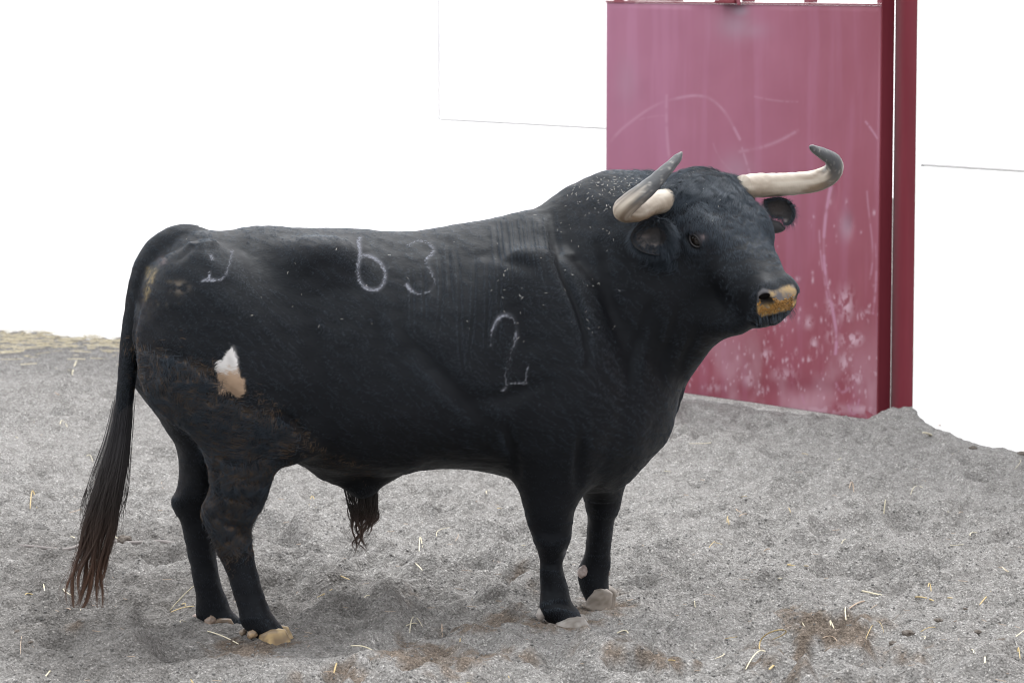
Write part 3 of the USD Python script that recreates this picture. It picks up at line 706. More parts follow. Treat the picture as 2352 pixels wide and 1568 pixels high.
# creases, folds and veins pressed into the hide: (line as seen, width, depth, both sides)
def hide_xy(v):
    q = v.copy(); q[:, 1] = -np.abs(q[:, 1])
    return project(to_world(q))
trunk_part = (bv[:, 0] < 1.22)
pxy = hide_xy(bv)
FOLDS = [([(1268, 490), (1275, 540), (1282, 575), (1296, 632), (1322, 690), (1345, 760), (1352, 840)], 11, .012),
         ([(960, 800), (1000, 838), (1036, 880), (1068, 915), (1110, 960)], 26, .016),
         ([(1085, 905), (1150, 915), (1210, 895), (1250, 880)], 22, .012),
         ([(1105, 585), (1160, 592), (1225, 612)], 16, .010),
         ([(712, 690), (716, 760), (724, 830), (735, 930)], 26, .007),
         ([(645, 950), (690, 985), (700, 1010)], 12, .010),
         ([(325, 800), (380, 808), (430, 826), (475, 850), (520, 890), (565, 940)], 14, .005),
         ([(1165, 985), (1182, 1040), (1190, 1095)], 12, .010),
         ([(1340, 1000), (1332, 1060), (1326, 1110)], 12, .014),
         ([(1395, 700), (1440, 800), (1450, 900), (1425, 1000)], 26, .014),
         ([(1500, 720), (1510, 800), (1490, 880)], 20, .010),
         ([(790, 610), (750, 605), (700, 640)], 22, .006),
         ([(460, 545), (420, 580), (395, 600)], 12, .010),
         ([(1500, 690), (1472, 770), (1455, 870)], 14, .009), ([(1560, 715), (1538, 790), (1518, 870)], 13, .009), ([(1606, 740), (1584, 800), (1560, 850)], 11, .007), ([(1380, 560), (1396, 650), (1422, 760)], 16, .008), ([(1180, 690), (1200, 790), (1190, 880)], 26, .007),
         ([(850, 700), (870, 800), (866, 900)], 22, .005), ([(910, 690), (930, 790), (928, 880)], 20, .004), ([(490, 1036), (550, 1062), (610, 1040)], 9, .0028), ([(486, 1078), (530, 1084), (575, 1098)], 7, .0022), ([(540, 1110), (580, 1104), (610, 1112)], 8, .0028), ([(500, 1128), (540, 1146), (590, 1136)], 7, .0022),
         ([(497, 1075), (503, 1130), (514, 1178)], 9, .011), ([(520, 1260), (545, 1340), (570, 1400)], 9, .004), ([(575, 1195), (545, 1205), (510, 1196)], 9, .004),
         ([(1228, 1212), (1265, 1228), (1310, 1212)], 11, .005), ([(1240, 1286), (1268, 1298), (1296, 1284)], 9, .005), ([(1256, 1320), (1262, 1376)], 8, .004), ([(1244, 1394), (1280, 1386), (1322, 1396)], 8, .005)]
disp = np.zeros(len(bv))
side = smoothstep(.03, .10, np.abs(bv[:, 1]))
for line, w, dep in FOLDS:
    d, a = seg_dist(pxy, curve2(line, 30))
    disp -= dep * np.exp(-(d / w) ** 2) * np.sin(np.pi * np.clip(a * .9 + .05, 0, 1)) ** .5 * side
# fine upright wrinkles of the barrel behind the shoulder
rw = np.random.default_rng(5)
WR = [[(1046, 573), (1056, 632), (1059, 719), (1069, 851)], [(1090, 585), (1090, 679), (1084, 778), (1077, 837)], [(1030, 560), (1035, 640), (1040, 700)], [(1120, 600), (1122, 720), (1118, 800)],
      [(1010, 580), (1015, 700), (1005, 780)], [(975, 600), (978, 740)], [(948, 620), (950, 760)], [(1150, 640), (1148, 780)]]
for k in range(17):
    x = 1136 + 8.2 * k + rw.uniform(-2, 2)
    WR.append([(x - 4, 500 + rw.uniform(-8, 8)), (x, 540), (x + 5 + k * .6, 600 + rw.uniform(0, 60))])
for line in WR:
    d, a = seg_dist(pxy, curve2(line, 24))
    disp -= .0028 * np.exp(-(d / 3.2) ** 2) * np.sin(np.pi * np.clip(a, 0.03, .97)) ** .6 * side
# unevenness of muscle and skin
disp += side * .009 * (meshkit.fbm(bv * 9.0 + 11, 3, 3) - .5) * smoothstep(1.45, 1.2, bv[:, 0])
disp += .004 * (meshkit.fbm(bv * 30.0, 3, 8) - .5)
bv = bv + bn * disp[:, None]
bn = vnormals(bv, bf)
# ---------------------------------------------------------------- the bull: hide, horns, eyes, hooves, hair
BW = to_world(bv)
BNW = bn[:, :1] * BU + bn[:, 1:2] * BV + bn[:, 2:] * BZ
BXY = project(BW)
FACING = ((EYE - BW) / np.linalg.norm(EYE - BW, axis=1, keepdims=True) * BNW).sum(1)
def in_poly(xy, poly):
    poly = np.asarray(poly, float); x, y = xy[:, 0], xy[:, 1]
    c = np.zeros(len(xy), bool)
    for (x1, y1), (x2, y2) in zip(poly, np.roll(poly, -1, 0)):
        c ^= ((y1 > y) != (y2 > y)) & (x < (x2 - x1) * (y - y1) / (y2 - y1 + 1e-12) + x1)
    return c
def soft_poly(xy, poly, soft):
    d, _ = seg_dist(xy, np.vstack([poly, poly[:1]]))
    return smoothstep(-soft, soft, np.where(in_poly(xy, poly), d, -d))

def z3(l): return [(781 + .2929 * x, 514.5 + .2929 * y) for x, y in l]
def z2(l): return [(275.6 + .2696 * x, 496.1 + .2696 * y) for x, y in l]
SIX = [z3([(160, 105), (152, 160), (158, 225), (150, 300), (143, 385), (165, 455), (220, 505), (290, 512), (340, 470), (357, 390), (332, 320), (270, 268), (205, 245), (162, 258)])]
THREE = [z3([(528, 182), (570, 145), (640, 130), (700, 152), (738, 190), (718, 240), (680, 290), (692, 315), (718, 372), (746, 430), (735, 485), (690, 530), (630, 545), (572, 525), (528, 472)])]
TWO = [z3([(1190, 950), (1190, 860), (1222, 770), (1272, 715), (1330, 715), (1375, 762), (1386, 830), (1372, 930), (1345, 1000), (1322, 1100), (1302, 1190), (1310, 1250), (1283, 1300)]), z3([(1310, 1250), (1380, 1240), (1475, 1250)]), z3([(1475, 1110), (1465, 1200), (1450, 1245)])]
HIP = [z2([(700, 555), (770, 540), (850, 537), (900, 500), (930, 430), (950, 340), (960, 300)]), z2([(770, 470), (765, 530)]), z2([(775, 335), (790, 360)])]
# (line, half width, strength along the line)
BRANDS = [(SIX[0], 4.2, lambda a: .55 + .45 * (np.sin(a * 9) ** 2)), (THREE[0], 4.0, lambda a: .15 + .50 * np.exp(-((a - .36) / .08) ** 2) + .75 * smoothstep(.84, .96, a)),
          (TWO[0], 4.4, lambda a: .07 + .9 * np.exp(-((a - .24) / .10) ** 2) + .40 * np.exp(-((a - .55) / .06) ** 2) + .3 * smoothstep(.93, 1, a)), (TWO[1], 3.0, lambda a: .16 + 0 * a), (TWO[2], 2.5, lambda a: .10 + 0 * a),
          (HIP[0], 3.6, lambda a: .25 + .8 * np.exp(-((a - .16) / .13) ** 2)), (HIP[1], 2.0, lambda a: .4 + 0 * a), (HIP[2], 4.0, lambda a: .7 + 0 * a)]
WHITE_P = np.array(z2([(960, 1115), (978, 1180), (998, 1230), (1002, 1292), (930, 1292), (878, 1285), (866, 1250), (918, 1232), (945, 1185)]))
TAN_P = np.array(z2([(868, 1280), (1002, 1285), (1004, 1370), (1047, 1398), (1057, 1480), (1040, 1512), (990, 1502), (900, 1482), (858, 1440), (850, 1370)]))
vis = smoothstep(.02, .25, FACING)
def ragged(xy, amp=7.0, k=.16):
    q = np.stack([xy[:, 0] * k, xy[:, 1] * k * .5, xy[:, 0] * 0], 1)
    return xy + amp * np.stack([meshkit.fbm(q, 3, 201) - .5, 2.2 * (meshkit.fbm(q + 50, 3, 202) - .5)], 1)
rgb = np.zeros((len(bv), 3)) + np.array([.0019, .0020, .0027])
def blend(mask, col):
    global rgb
    rgb = rgb * (1 - mask[:, None]) + np.asarray(col) * mask[:, None]
nz_a = meshkit.fbm(bv * 22 + 2, 4, 61); nz_b = meshkit.fbm(bv * 60 + 5, 3, 62); nz_c = meshkit.fbm(bv * 6 + 1, 3, 63)
blend(.35 * smoothstep(.42, .7, nz_c), (.0042, .0040, .0050))
# mud dried in the hair of the thigh
MUD = np.array([(318, 800), (420, 815), (500, 860), (560, 930), (640, 960), (690, 990), (650, 1050), (620, 1120), (585, 1200), (570, 1260), (500, 1270), (470, 1190), (478, 1090), (440, 1005), (350, 935)])
mud = soft_poly(BXY, MUD, 30) * vis * (bv[:, 1] < .02)
blend(mud * smoothstep(.44, .70, nz_a) * .55, (.034, .023, .014))
blend(mud * smoothstep(.62, .76, nz_b) * .4, (.11, .07, .04))
belly = soft_poly(BXY, [(690, 985), (780, 1040), (870, 1075), (840, 1110), (700, 1050)], 10) * vis
blend(belly * smoothstep(.5, .75, nz_b) * .15, (.07, .05, .03))
# rear: tail root, pin bones
blend(soft_poly(BXY, [(338, 615), (362, 612), (352, 650), (335, 690), (328, 690)], 6) * vis * smoothstep(.3, .6, nz_b) * .8, (.17, .13, .06))
blend(np.exp(-((BXY[:, 0] - 372) / 9) ** 2 - ((BXY[:, 1] - 600) / 8) ** 2) * vis * .8, (.085, .06, .06))
blend(np.exp(-((BXY[:, 0] - 412) / 18) ** 2 - ((BXY[:, 1] - 660) / 12) ** 2) * vis * .35 * smoothstep(.35, .6, nz_b), (.30, .25, .20))
blend(soft_poly(BXY, [(350, 640), (440, 650), (420, 690), (345, 720)], 20) * vis * smoothstep(.58, .78, nz_b) * .3, (.12, .09, .05))
blend(np.exp(-((BXY[:, 0] - 760) / 60) ** 2 - ((BXY[:, 1] - 560) / 26) ** 2) * vis * .07 * smoothstep(.3, .7, nz_a), (.12, .10, .11))
# white patch
blend(soft_poly(ragged(BXY, 11.0), WHITE_P, 8) * vis * (bv[:, 1] < 0), (.54, .53, .53))
blend(soft_poly(ragged(BXY, 11.0), TAN_P, 8) * vis * (bv[:, 1] < 0), (.40, .285, .20))
blend(soft_poly(ragged(BXY, 11.0), TAN_P, 8) * vis * (bv[:, 1] < 0) * smoothstep(.45, .62, nz_b) * .7, (.20, .125, .085))
# brands
for line, w, st in BRANDS:
    c = curve2(line, 70); d, a = seg_dist(BXY, c)
    m = np.exp(-(d / w) ** 2) * np.clip(st(a), 0, 1) * vis
    blend(m * .30, (.26, .27, .31))
# pale hocks and dew claws
blend(np.exp(-((BXY[:, 0] - 500) / 22) ** 2 - ((BXY[:, 1] - 1200) / 22) ** 2) * vis * .45 * smoothstep(.3, .6, nz_b), (.11, .115, .14))
blend(np.exp(-((BXY[:, 0] - 1300) / 6) ** 2 - ((BXY[:, 1] - 1273) / 12) ** 2) * vis * .5, (.2, .2, .21))
# eye surround
blend(np.exp(-((BXY[:, 0] - 1612) / 26) ** 2 - ((BXY[:, 1] - 548) / 22) ** 2) * vis * .5, (.060, .058, .066))
blend(np.exp(-((BXY[:, 0] - 1588) / 20) ** 2 - ((BXY[:, 1] - 522) / 12) ** 2) * vis * .35, (.055, .052, .060))
blend(np.exp(-((BXY[:, 0] - 1618) / 7) ** 2 - ((BXY[:, 1] - 543) / 6) ** 2) * vis * .5, (.22, .17, .17))
blend(np.exp(-((BXY[:, 0] - 1612) / 12) ** 2 - ((BXY[:, 1] - 397) / 5) ** 2) * vis * .5, (.30, .27, .27))
# muzzle: bare grey skin, gilded by feed
PAD = np.array([(1742, 672), (1752, 662), (1775, 668), (1800, 658), (1822, 652), (1829, 668), (1830, 692), (1822, 708), (1800, 716), (1770, 722), (1748, 728), (1741, 722), (1739, 700)])
pad = soft_poly(BXY, PAD, 3) * vis
blend(pad * .92, (.11, .105, .11))
blend(pad * smoothstep(.35, .60, nz_b) * smoothstep(684, 706, BXY[:, 1] + .14 * (BXY[:, 0] - 1785)) * .85, (.40, .245, .065))
blend(pad * smoothstep(.30, .55, nz_a) * smoothstep(692, 676, BXY[:, 1] + .1 * (BXY[:, 0] - 1785)) * smoothstep(1762, 1775, BXY[:, 0]) * .8, (.38, .26, .11))
nos = np.exp(-(((BXY[:, 0] - 1757) / 13) ** 2 + ((BXY[:, 1] - 679) / 9.5) ** 2) ** 2) * vis
blend(nos, (.006, .005, .006))
hide = usdkit.material(stage, LK + 'hide_look', {
    'pa': ('attribute', {'attribute': 'paint'}), 'g': ('geometry', {}), 'mp': ('mapping', {'scale': (60.0, 160.0, 160.0)}), 'n': ('noise_texture', {'scale': 1.0, 'detail': 4.0, 'roughness': 0.6, 'distortion': 0.6}),
    'n2': ('noise_texture', {'scale': 26.0, 'detail': 4.0}), 'ad': ('math', {'math_type': 'multiply_add', 'value2': 1.4}),
    'b': ('bump', {'strength': 0.30, 'distance': 0.003}), 'mr': ('map_range', {'from_min': 0.3, 'from_max': 0.7, 'to_min': 0.50, 'to_max': 0.62}),
    'p': ('principled_bsdf', {'specular_ior_level': 0.16, 'specular_tint': (0.80, 0.90, 1.0), 'sheen_weight': 0.0, 'sheen_roughness': 0.35, 'sheen_tint': (0.75, 0.85, 1.0)}),
}, [('pa.color', 'p.base_color'), ('g.position', 'mp.vector'), ('mp.vector', 'n.vector'), ('g.position', 'n2.vector'), ('n2.fac', 'ad.value1'), ('n.fac', 'ad.value3'), ('ad.value', 'b.height'), ('b.normal', 'p.normal'), ('n2.fac', 'mr.value'), ('mr.result', 'p.roughness')], surface='p.BSDF')
bull = thing('bull', 'black fighting bull with pale horns standing side-on on the grey sand', 'bull')
obj('body', (BW, bf), hide, bull, smooth=True, color=rgb, label='black hide with faint branded numbers and mud on the thigh')

# horns: centre lines as seen, with distance; radii
def horn(rows, seed):
    rows = np.array(rows, float)
    P = np.array([at_y(*r[:3]) for r in rows])
    R = rows[:, 3] * rows[:, 2] / FOC
    t = np.r_[0, np.cumsum(np.linalg.norm(np.diff(P, axis=0), axis=1))]
    k = np.linspace(0, t[-1], 90)
    path = CubicSpline(t, P)(k); rad = PchipInterpolator(t, R)(k)
    s = k / t[-1]
    rad = rad * (1 + .018 * np.sin(s * 90) * smoothstep(.45, .1, s))
    rad[-3:] *= (.9, .72, .45)
    m = tube(path, rad, 28)
    v = np.array(m.vertices); n = vnormals(v, np.array(m.faces))
    v = v + n * (.0034 * (meshkit.fbm(v * np.array([70, 70, 70]), 3, seed) - .5))[:, None]
    sv = np.r_[np.repeat(s, 28), s[0], s[-1]]
    an = np.r_[np.tile(np.linspace(0, 2 * np.pi, 28, endpoint=False), len(k)), 0, 0]
    nn = .65 * meshkit.fbm(np.stack([np.cos(an) * 1.6 + 4, np.sin(an) * 1.6 + 4, sv * 3.2], 1), 4, seed + 1) + .35 * meshkit.fbm(np.stack([np.cos(an) * 6 + 4, np.sin(an) * 6 + 4, sv * 7], 1), 3, seed + 2)
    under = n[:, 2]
    base = np.array([.35, .315, .265]); dirty = np.array([.13, .092, .060]); tip = np.array([.045, .048, .052])
    c = np.repeat(base[None], len(v), 0)
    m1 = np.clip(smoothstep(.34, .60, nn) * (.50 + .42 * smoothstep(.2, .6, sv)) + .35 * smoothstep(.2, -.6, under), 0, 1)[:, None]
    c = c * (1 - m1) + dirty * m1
    m2 = smoothstep(.52, .74, sv + .42 * (nn - .5))[:, None]
    c = c * (1 - m2) + tip * m2
    m3 = (smoothstep(.62, .75, meshkit.fbm(v * np.array([120, 120, 60]), 3, seed + 4)) * smoothstep(.5, .7, sv) * .55)[:, None]
    c = c * (1 - m3) + np.array([.30, .29, .27]) * m3
    return (v, np.array(m.faces)), c
horn_look = usdkit.material(stage, LK + 'horn_look', {'pa': ('attribute', {'attribute': 'paint'}), 'g': ('geometry', {}), 'n': ('noise_texture', {'scale': 180.0, 'detail': 4.0}), 'b': ('bump', {'strength': .3, 'distance': .002}),
    'p': ('principled_bsdf', {'roughness': .46, 'specular_ior_level': .45})}, [('pa.color', 'p.base_color'), ('g.position', 'n.vector'), ('n.fac', 'b.height'), ('b.normal', 'p.normal')], surface='p.BSDF')
hm, hc = horn([(1560, 455, 10.385, 25), (1528, 461, 10.335, 28), (1485, 474, 10.24, 26.5), (1447, 486, 10.15, 26), (1432, 481, 10.115, 25), (1448, 464, 10.10, 23.5), (1490, 430, 10.11, 20), (1530, 391, 10.13, 14.5), (1557, 362, 10.155, 10), (1566, 350, 10.16, 7)], 3)
obj('horn', hm, horn_look, bull, smooth=True, color=hc)
hm, hc = horn([(1705, 428, 10.47, 25), (1742, 426, 10.52, 28), (1795, 424, 10.56, 27), (1845, 420, 10.595, 26), (1885, 412, 10.61, 25), (1911, 396, 10.60, 23), (1917, 378, 10.58, 20), (1902, 360, 10.545, 15.5), (1880, 348, 10.50, 11.5), (1861, 336.5, 10.45, 6.5)], 9)
obj('horn', hm, horn_look, bull, smooth=True, color=hc)

# eyes
SEEN = np.where(FACING > -.1)[0]; XTREE = cKDTree(BXY[SEEN])
eye_look = usdkit.material(stage, LK + 'eye_look', {'p': ('principled_bsdf', {'base_color': (.004, .003, .0025), 'roughness': .05, 'specular_ior_level': .40})}, [], surface='p.BSDF')
skin_look = principled('eyelid_skin', (.007, .006, .007), .5, specular_ior_level=.4)
for sg in (-1, 1):
    c = to_world(hd(.205, sg * .1275, -.068))
    b = trimesh.creation.icosphere(4, .0222); b.apply_translation(c)
    e = obj('eye', b, eye_look, bull, smooth=True)
    ax = sg * hL * .93 + hF * .25 + hN * .15; ax = ax / np.linalg.norm(ax)
    e1 = hF - ax * (hF @ ax); e1 /= np.linalg.norm(e1); e2 = np.cross(ax, e1); e2 *= np.sign(e2 @ hN)
    for nm, s2, rr in (('upper_eyelid', 1, .0042), ('lower_eyelid', -1, .0034)):
        th = np.linspace(-.15, math.pi + .15, 22)
        hgt = (.0142 if s2 > 0 else .0138)
        pth = c + ax * (.0145 + .0045 * np.sin(th)[:, None]) + (-np.cos(th) * .0215)[:, None] * e1 + (s2 * np.sin(th) * hgt)[:, None] * e2
        obj(nm, tube(pth, rr, 10), skin_look, bull, smooth=True)

# ears: thick cupped leaves, each traced for its outline and stood at its own place
def sheet(poly, yfun, cup, th, step=4.0, seed=1):
    from scipy.spatial import Delaunay
    poly = curve2(np.vstack([poly, poly[:1]]), 90)[:-1]
    gx, gy = np.meshgrid(np.arange(poly[:, 0].min(), poly[:, 0].max(), step), np.arange(poly[:, 1].min(), poly[:, 1].max(), step))
    g = np.stack([gx.ravel(), gy.ravel()], 1)
    d, _ = seg_dist(g, np.vstack([poly, poly[:1]]))
    g = g[in_poly(g, poly) & (d > step * .5)]
    p = np.vstack([poly, g]); n = len(poly)
    tri = Delaunay(p).simplices
    tri = tri[in_poly(p[tri].mean(1), poly)]
    a = p[tri]; cr = (a[:, 1, 0] - a[:, 0, 0]) * (a[:, 2, 1] - a[:, 0, 1]) - (a[:, 1, 1] - a[:, 0, 1]) * (a[:, 2, 0] - a[:, 0, 0])
    tri[cr > 0] = tri[cr > 0][:, ::-1]
    d, _ = seg_dist(p, np.vstack([poly, poly[:1]])); d[:n] = 0
    dm = d.max(); prof = np.sqrt(np.clip(1 - (1 - d / dm) ** 2, 0, 1))
    y = yfun(p) + cup * prof
    front = np.array([at_y(px, py, yy) for (px, py), yy in zip(p, y)])
    back = np.array([at_y(px, py, yy + th * (.25 + .75 * q)) for (px, py), yy, q in zip(p, y, prof)])
    i = np.arange(n); j = (i + 1) % n; N = len(p)
    f = np.vstack([tri, tri[:, ::-1] + N])
    # the sense of the rim follows the front's
    rimf = np.vstack([np.stack([i, i + N, j], 1), np.stack([j, i + N, j + N], 1)])
    m = trimesh.Trimesh(np.vstack([front, back]), np.vstack([f, rimf]), process=False)
    trimesh.repair.fix_normals(m)
    return m, np.r_[prof, prof * 0], np.vstack([p, p])
ear_look = usdkit.material(stage, LK + 'ear_look', {'pa': ('attribute', {'attribute': 'paint'}), 'g': ('geometry', {}), 'n': ('noise_texture', {'scale': 150.0, 'detail': 4.0}), 'b': ('bump', {'strength': .6, 'distance': .004}),
    'p': ('principled_bsdf', {'roughness': .55, 'specular_ior_level': .3})}, [('pa.color', 'p.base_color'), ('g.position', 'n.vector'), ('n.fac', 'b.height'), ('b.normal', 'p.normal')], surface='p.BSDF')
def zh(l): return np.array([(1268 + .35147 * x, 275.6 + .35147 * y) for x, y in l])
EARN = zh([(812, 770), (790, 700), (745, 655), (690, 640), (630, 645), (575, 675), (535, 715), (512, 760), (520, 800), (560, 845), (620, 872), (690, 882), (760, 868), (800, 830)])
ks = SEEN[XTREE.query((1535, 575))[1]]
EY = BW[ks, 1] - .055
em, pr, pe = sheet(EARN, lambda p: EY - .0002 * (1545 - p[:, 0]) + .0010 * np.maximum(p[:, 0] - 1515, 0), .030, .012)
ne = meshkit.fbm(np.array(em.vertices) * 80, 3, 71)
ec = np.repeat(np.array([[.012, .012, .014]]), len(pe), 0)
grey = np.exp(-((pe[:, 0] - 1480) / 16) ** 2 - ((pe[:, 1] - 552) / 14) ** 2) + np.exp(-((pe[:, 0] - 1508) / 20) ** 2 - ((pe[:, 1] - 568) / 10) ** 2)
mk = (np.clip(grey, 0, 1) * smoothstep(.4, .65, ne) * .45 * (pr > 0))[:, None]
ec = ec * (1 - mk) + np.array([.20, .17, .16]) * mk
mk = (np.exp(-((pe[:, 0] - 1492) / 20) ** 2 - ((pe[:, 1] - 528) / 14) ** 2) * .8 * (pr > 0))[:, None]
ec = ec * (1 - mk) + np.array([.012, .009, .008]) * mk
obj('ear', em, ear_look, bull, smooth=True, color=ec)
EARF = zh([(1385, 520), (1440, 508), (1500, 506), (1548, 525), (1580, 560), (1592, 600), (1585, 645), (1560, 680), (1525, 690), (1512, 672), (1520, 655), (1490, 645), (1430, 632), (1400, 600)])
em, pr, pe = sheet(EARF, lambda p: 10.52 + .0006 * (p[:, 0] - 1760), .022, .012)
ne = meshkit.fbm(np.array(em.vertices) * 80, 3, 72)
ec = np.repeat(np.array([[.012, .012, .014]]), len(pe), 0)
mk = (np.exp(-((pe[:, 0] - 1785) / 22) ** 2 - ((pe[:, 1] - 480) / 16) ** 2) * .8 * (pr > 0))[:, None]
ec = ec * (1 - mk) + np.array([.020, .015, .013]) * mk
mk = (np.exp(-((pe[:, 0] - 1803) / 6) ** 2 - ((pe[:, 1] - 508) / 5) ** 2) * smoothstep(.3, .5, ne) * .8)[:, None]
ec = ec * (1 - mk) + np.array([.30, .28, .28]) * mk
fe = obj('ear', em, ear_look, bull, smooth=True, color=ec, label='far ear with a notch cut into it')
EARG = zh([(1390, 650), (1440, 655), (1490, 668), (1512, 690), (1522, 712), (1500, 732), (1460, 740), (1420, 728), (1390, 700)])
em, pr, pe = sheet(EARG, lambda p: 10.515 + .0004 * (p[:, 0] - 1760), -.012, .014)
obj('ear_flap', em, ear_look, fe, smooth=True, color=np.repeat(np.array([[.012, .012, .014]]), len(pe), 0))

# hooves: two claws and two dew claws on each foot
def claw(L, W, H, sink=0.0):
    """a cloven half: toe towards +x, flat sole at z = 0"""
    th = np.linspace(0, 2 * np.pi, 26, endpoint=False)
    rings = []
    for k in np.linspace(0, 1, 8):
        l0, w0 = L * (1 - .30 * k), W * (1 - .16 * k)
        cxk = -.10 * L * k
        rx = np.where(np.cos(th) > 0, l0 * .56, l0 * .44)
        sq = np.abs(np.cos(th)) ** .85 * np.sign(np.cos(th)), np.abs(np.sin(th)) ** .8 * np.sign(np.sin(th))
        rings.append(np.stack([cxk + rx * sq[0], w0 * .5 * sq[1] * (1 - .25 * np.clip(sq[0], 0, 1)), np.full(26, H * k) + .004 * np.sin(k * 20) * 0 - .014 * k * np.clip(-sq[0], 0, 1)], 1))
    top = rings[-1].copy(); c = top.mean(0); rings.append(c + (top - c) * .55 + np.array([0, 0, .006]))
    v = np.vstack(rings + [[rings[0].mean(0)], [rings[-1].mean(0)]]); f = []
    for r in range(len(rings) - 1):
        a = r * 26 + np.arange(26); b = r * 26 + (np.arange(26) + 1) % 26
        f += [np.stack([a, b, b + 26], 1), np.stack([a, b + 26, a + 26], 1)]
    a = np.arange(26); b = (a + 1) % 26; N = len(rings) * 26
    f += [np.stack([b, a, np.full(26, N)], 1), np.stack([a + N - 26, b + N - 26, np.full(26, N + 1)], 1)]
    return trimesh.Trimesh(v, np.vstack(f), process=False)
def hoof_paint(v, pale, dark, seed):
    n = meshkit.fbm(v * 55, 4, seed); b = .5 + .5 * np.sin(v[:, 2] * 900 + 5 * n)
    m = (smoothstep(.35, .65, n) * .8 + .2 * b * .5)[:, None]
    return np.array(pale) * (1 - m) + np.array(dark) * m
def foot(px, py, Y, yaw, size, pale, dark, seed, sink=.006, tilt=0.0, split=.052):
    c = at_y(px, py, Y)
    for k, sg in enumerate((-1, 1)):
        m = claw(*size)
        m.apply_transform(trimesh.transformations.rotation_matrix(tilt, [0, 1, 0]))
        m.apply_transform(trimesh.transformations.rotation_matrix(-sg * .10, [0, 0, 1]))
        m.apply_translation([0, sg * split / 2, 0])
        m.apply_transform(trimesh.transformations.rotation_matrix(yaw, [0, 0, 1]))
        m.apply_translation(c)
        v = np.array(m.vertices)
        obj('hoof', m, horn_look, bull, smooth=50, color=None) if False else obj('hoof', m, horn_look, bull, smooth=True, color=hoof_paint(v, pale, dark, seed + k))
def dew(px, py, Y, r, pale, dark, seed, stretch=(1, 1, .9)):
    m = trimesh.creation.icosphere(3, 1.0); v = np.array(m.vertices)
    v = v * r * np.array(stretch) * (1 + .25 * (meshkit.fbm(v * 2.2 + seed, 2, seed) - .5))[:, None]
    v[:, 2] -= .25 * r * (v[:, 0] < 0)
    m = trimesh.Trimesh(v + at_y(px, py, Y), m.faces, process=False)
    obj('dewclaw', m, horn_look, bull, smooth=True, color=hoof_paint(np.array(m.vertices), pale, dark, seed))
foot(634, 1488, 10.095, BA - .35, (.112, .056, .060), (.32, .235, .12), (.10, .07, .045), 5)
foot(510, 1448, 10.39, BA - .25, (.10, .05, .042), (.16, .11, .07), (.07, .05, .035), 15)
foot(1315, 1449, 10.360, BA - .30, (.122, .066, .046), (.30, .285, .27), (.13, .115, .10), 25)
foot(1372, 1401, 10.645, BA - .55, (.090, .056, .076), (.23, .205, .18), (.10, .083, .066), 35, tilt=.42)
dew(580, 1454, 10.065, .016, (.22, .155, .09), (.09, .06, .04), 3)
dew(559, 1450, 10.13, .012, (.14, .11, .08), (.10, .07, .05), 4)
dew(483, 1425, 10.35, .018, (.24, .18, .14), (.11, .08, .06), 5)
dew(447, 1419, 10.42, .014, (.30, .22, .19), (.18, .13, .11), 6)
dew(1243, 1408, 10.345, .014, (.34, .32, .30), (.2, .18, .17), 7, (1, 1, 1.4))
dew(1338, 1311, 10.615, .016, (.33, .28, .26), (.16, .12, .11), 8, (1, 1, 1.25))
dew(1392, 1315, 10.69, .013, (.2, .17, .15), (.1, .08, .07), 9)

# ---- hair. Each colour of hair is a look of its own; strands are laid along the coat's flow
def hair_look(name, color, rough=.32, spec=.5):
    return usdkit.material(stage, LK + name, {'p': ('principled_bsdf', {'base_color': color, 'roughness': rough, 'specular_ior_level': spec, 'specular_tint': (.64, .80, 1.0)})}, [], surface='p.BSDF')
black_hair = hair_look('black_hair', (.0012, .0013, .0019), .38, .76)
brown_hair = hair_look('muddy_hair', (.095, .063, .037), .6, .3)
brand_hair = hair_look('brand_hair', (.27, .28, .32), .5, .35)
white_hair = hair_look('white_hair', (.58, .57, .56), .5, .3)
tan_hair = hair_look('tan_hair', (.36, .26, .18), .55, .3)
rh = np.random.default_rng(77)
A3, B3, C3 = bv[bf[:, 0]], bv[bf[:, 1]], bv[bf[:, 2]]
area = np.linalg.norm(np.cross(B3 - A3, C3 - A3), axis=1) / 2
fac_f = FACING[bf].mean(1)
hxy = BXY[bf].mean(1)
bare = np.maximum.reduce([pad, nos])[bf].mean(1)
wgt = area * smoothstep(-.45, -.2, fac_f) * (bare < .25)
in_eye = ((hxy[:, 0] - 1598) ** 2 + ((hxy[:, 1] - 540) * 1.2) ** 2) < 19 ** 2
wgt[in_eye] = 0
wgt *= 1 - .96 * np.maximum(soft_poly(ragged(hxy), WHITE_P, 4), soft_poly(ragged(hxy), TAN_P, 4)) * (fac_f > 0) * (A3[:, 1] < 0)
def roots(n, w):
    k = rh.choice(len(bf), n, p=w / w.sum())
    u, v = rh.random(n), rh.random(n); m = u + v > 1; u[m], v[m] = 1 - u[m], 1 - v[m]
    w3 = np.stack([1 - u - v, u, v], 1)
    p = (bv[bf[k]] * w3[..., None]).sum(1); nn = (bn[bf[k]] * w3[..., None]).sum(1)
    return p, nn / np.linalg.norm(nn, axis=1, keepdims=True), (BXY[bf[k]] * w3[..., None]).sum(1), k
def flow(p, xy):
    """the lie of the coat (local): backwards and down on the trunk, down the legs, down the face"""
    f = np.zeros_like(p)
    f[:] = (-.75, 0, -.65)
    leg = smoothstep(.62, .42, p[:, 2])[:, None]
    f = f * (1 - leg) + np.array([.05, 0, -1.0]) * leg
    # the head's hair runs down the face, from a whorl on the forehead
    rel = p - HPl
    s = rel @ HF; l = rel @ HL; n = rel @ HN
    hm_ = (smoothstep(-.05, .04, s) * smoothstep(-.30, -.2, n) * smoothstep(.2, .14, np.abs(l)))[:, None]
    fh = HF * .9 + HL * (l * 3.0)[:, None]
    f = f * (1 - hm_) + fh * hm_
    return f
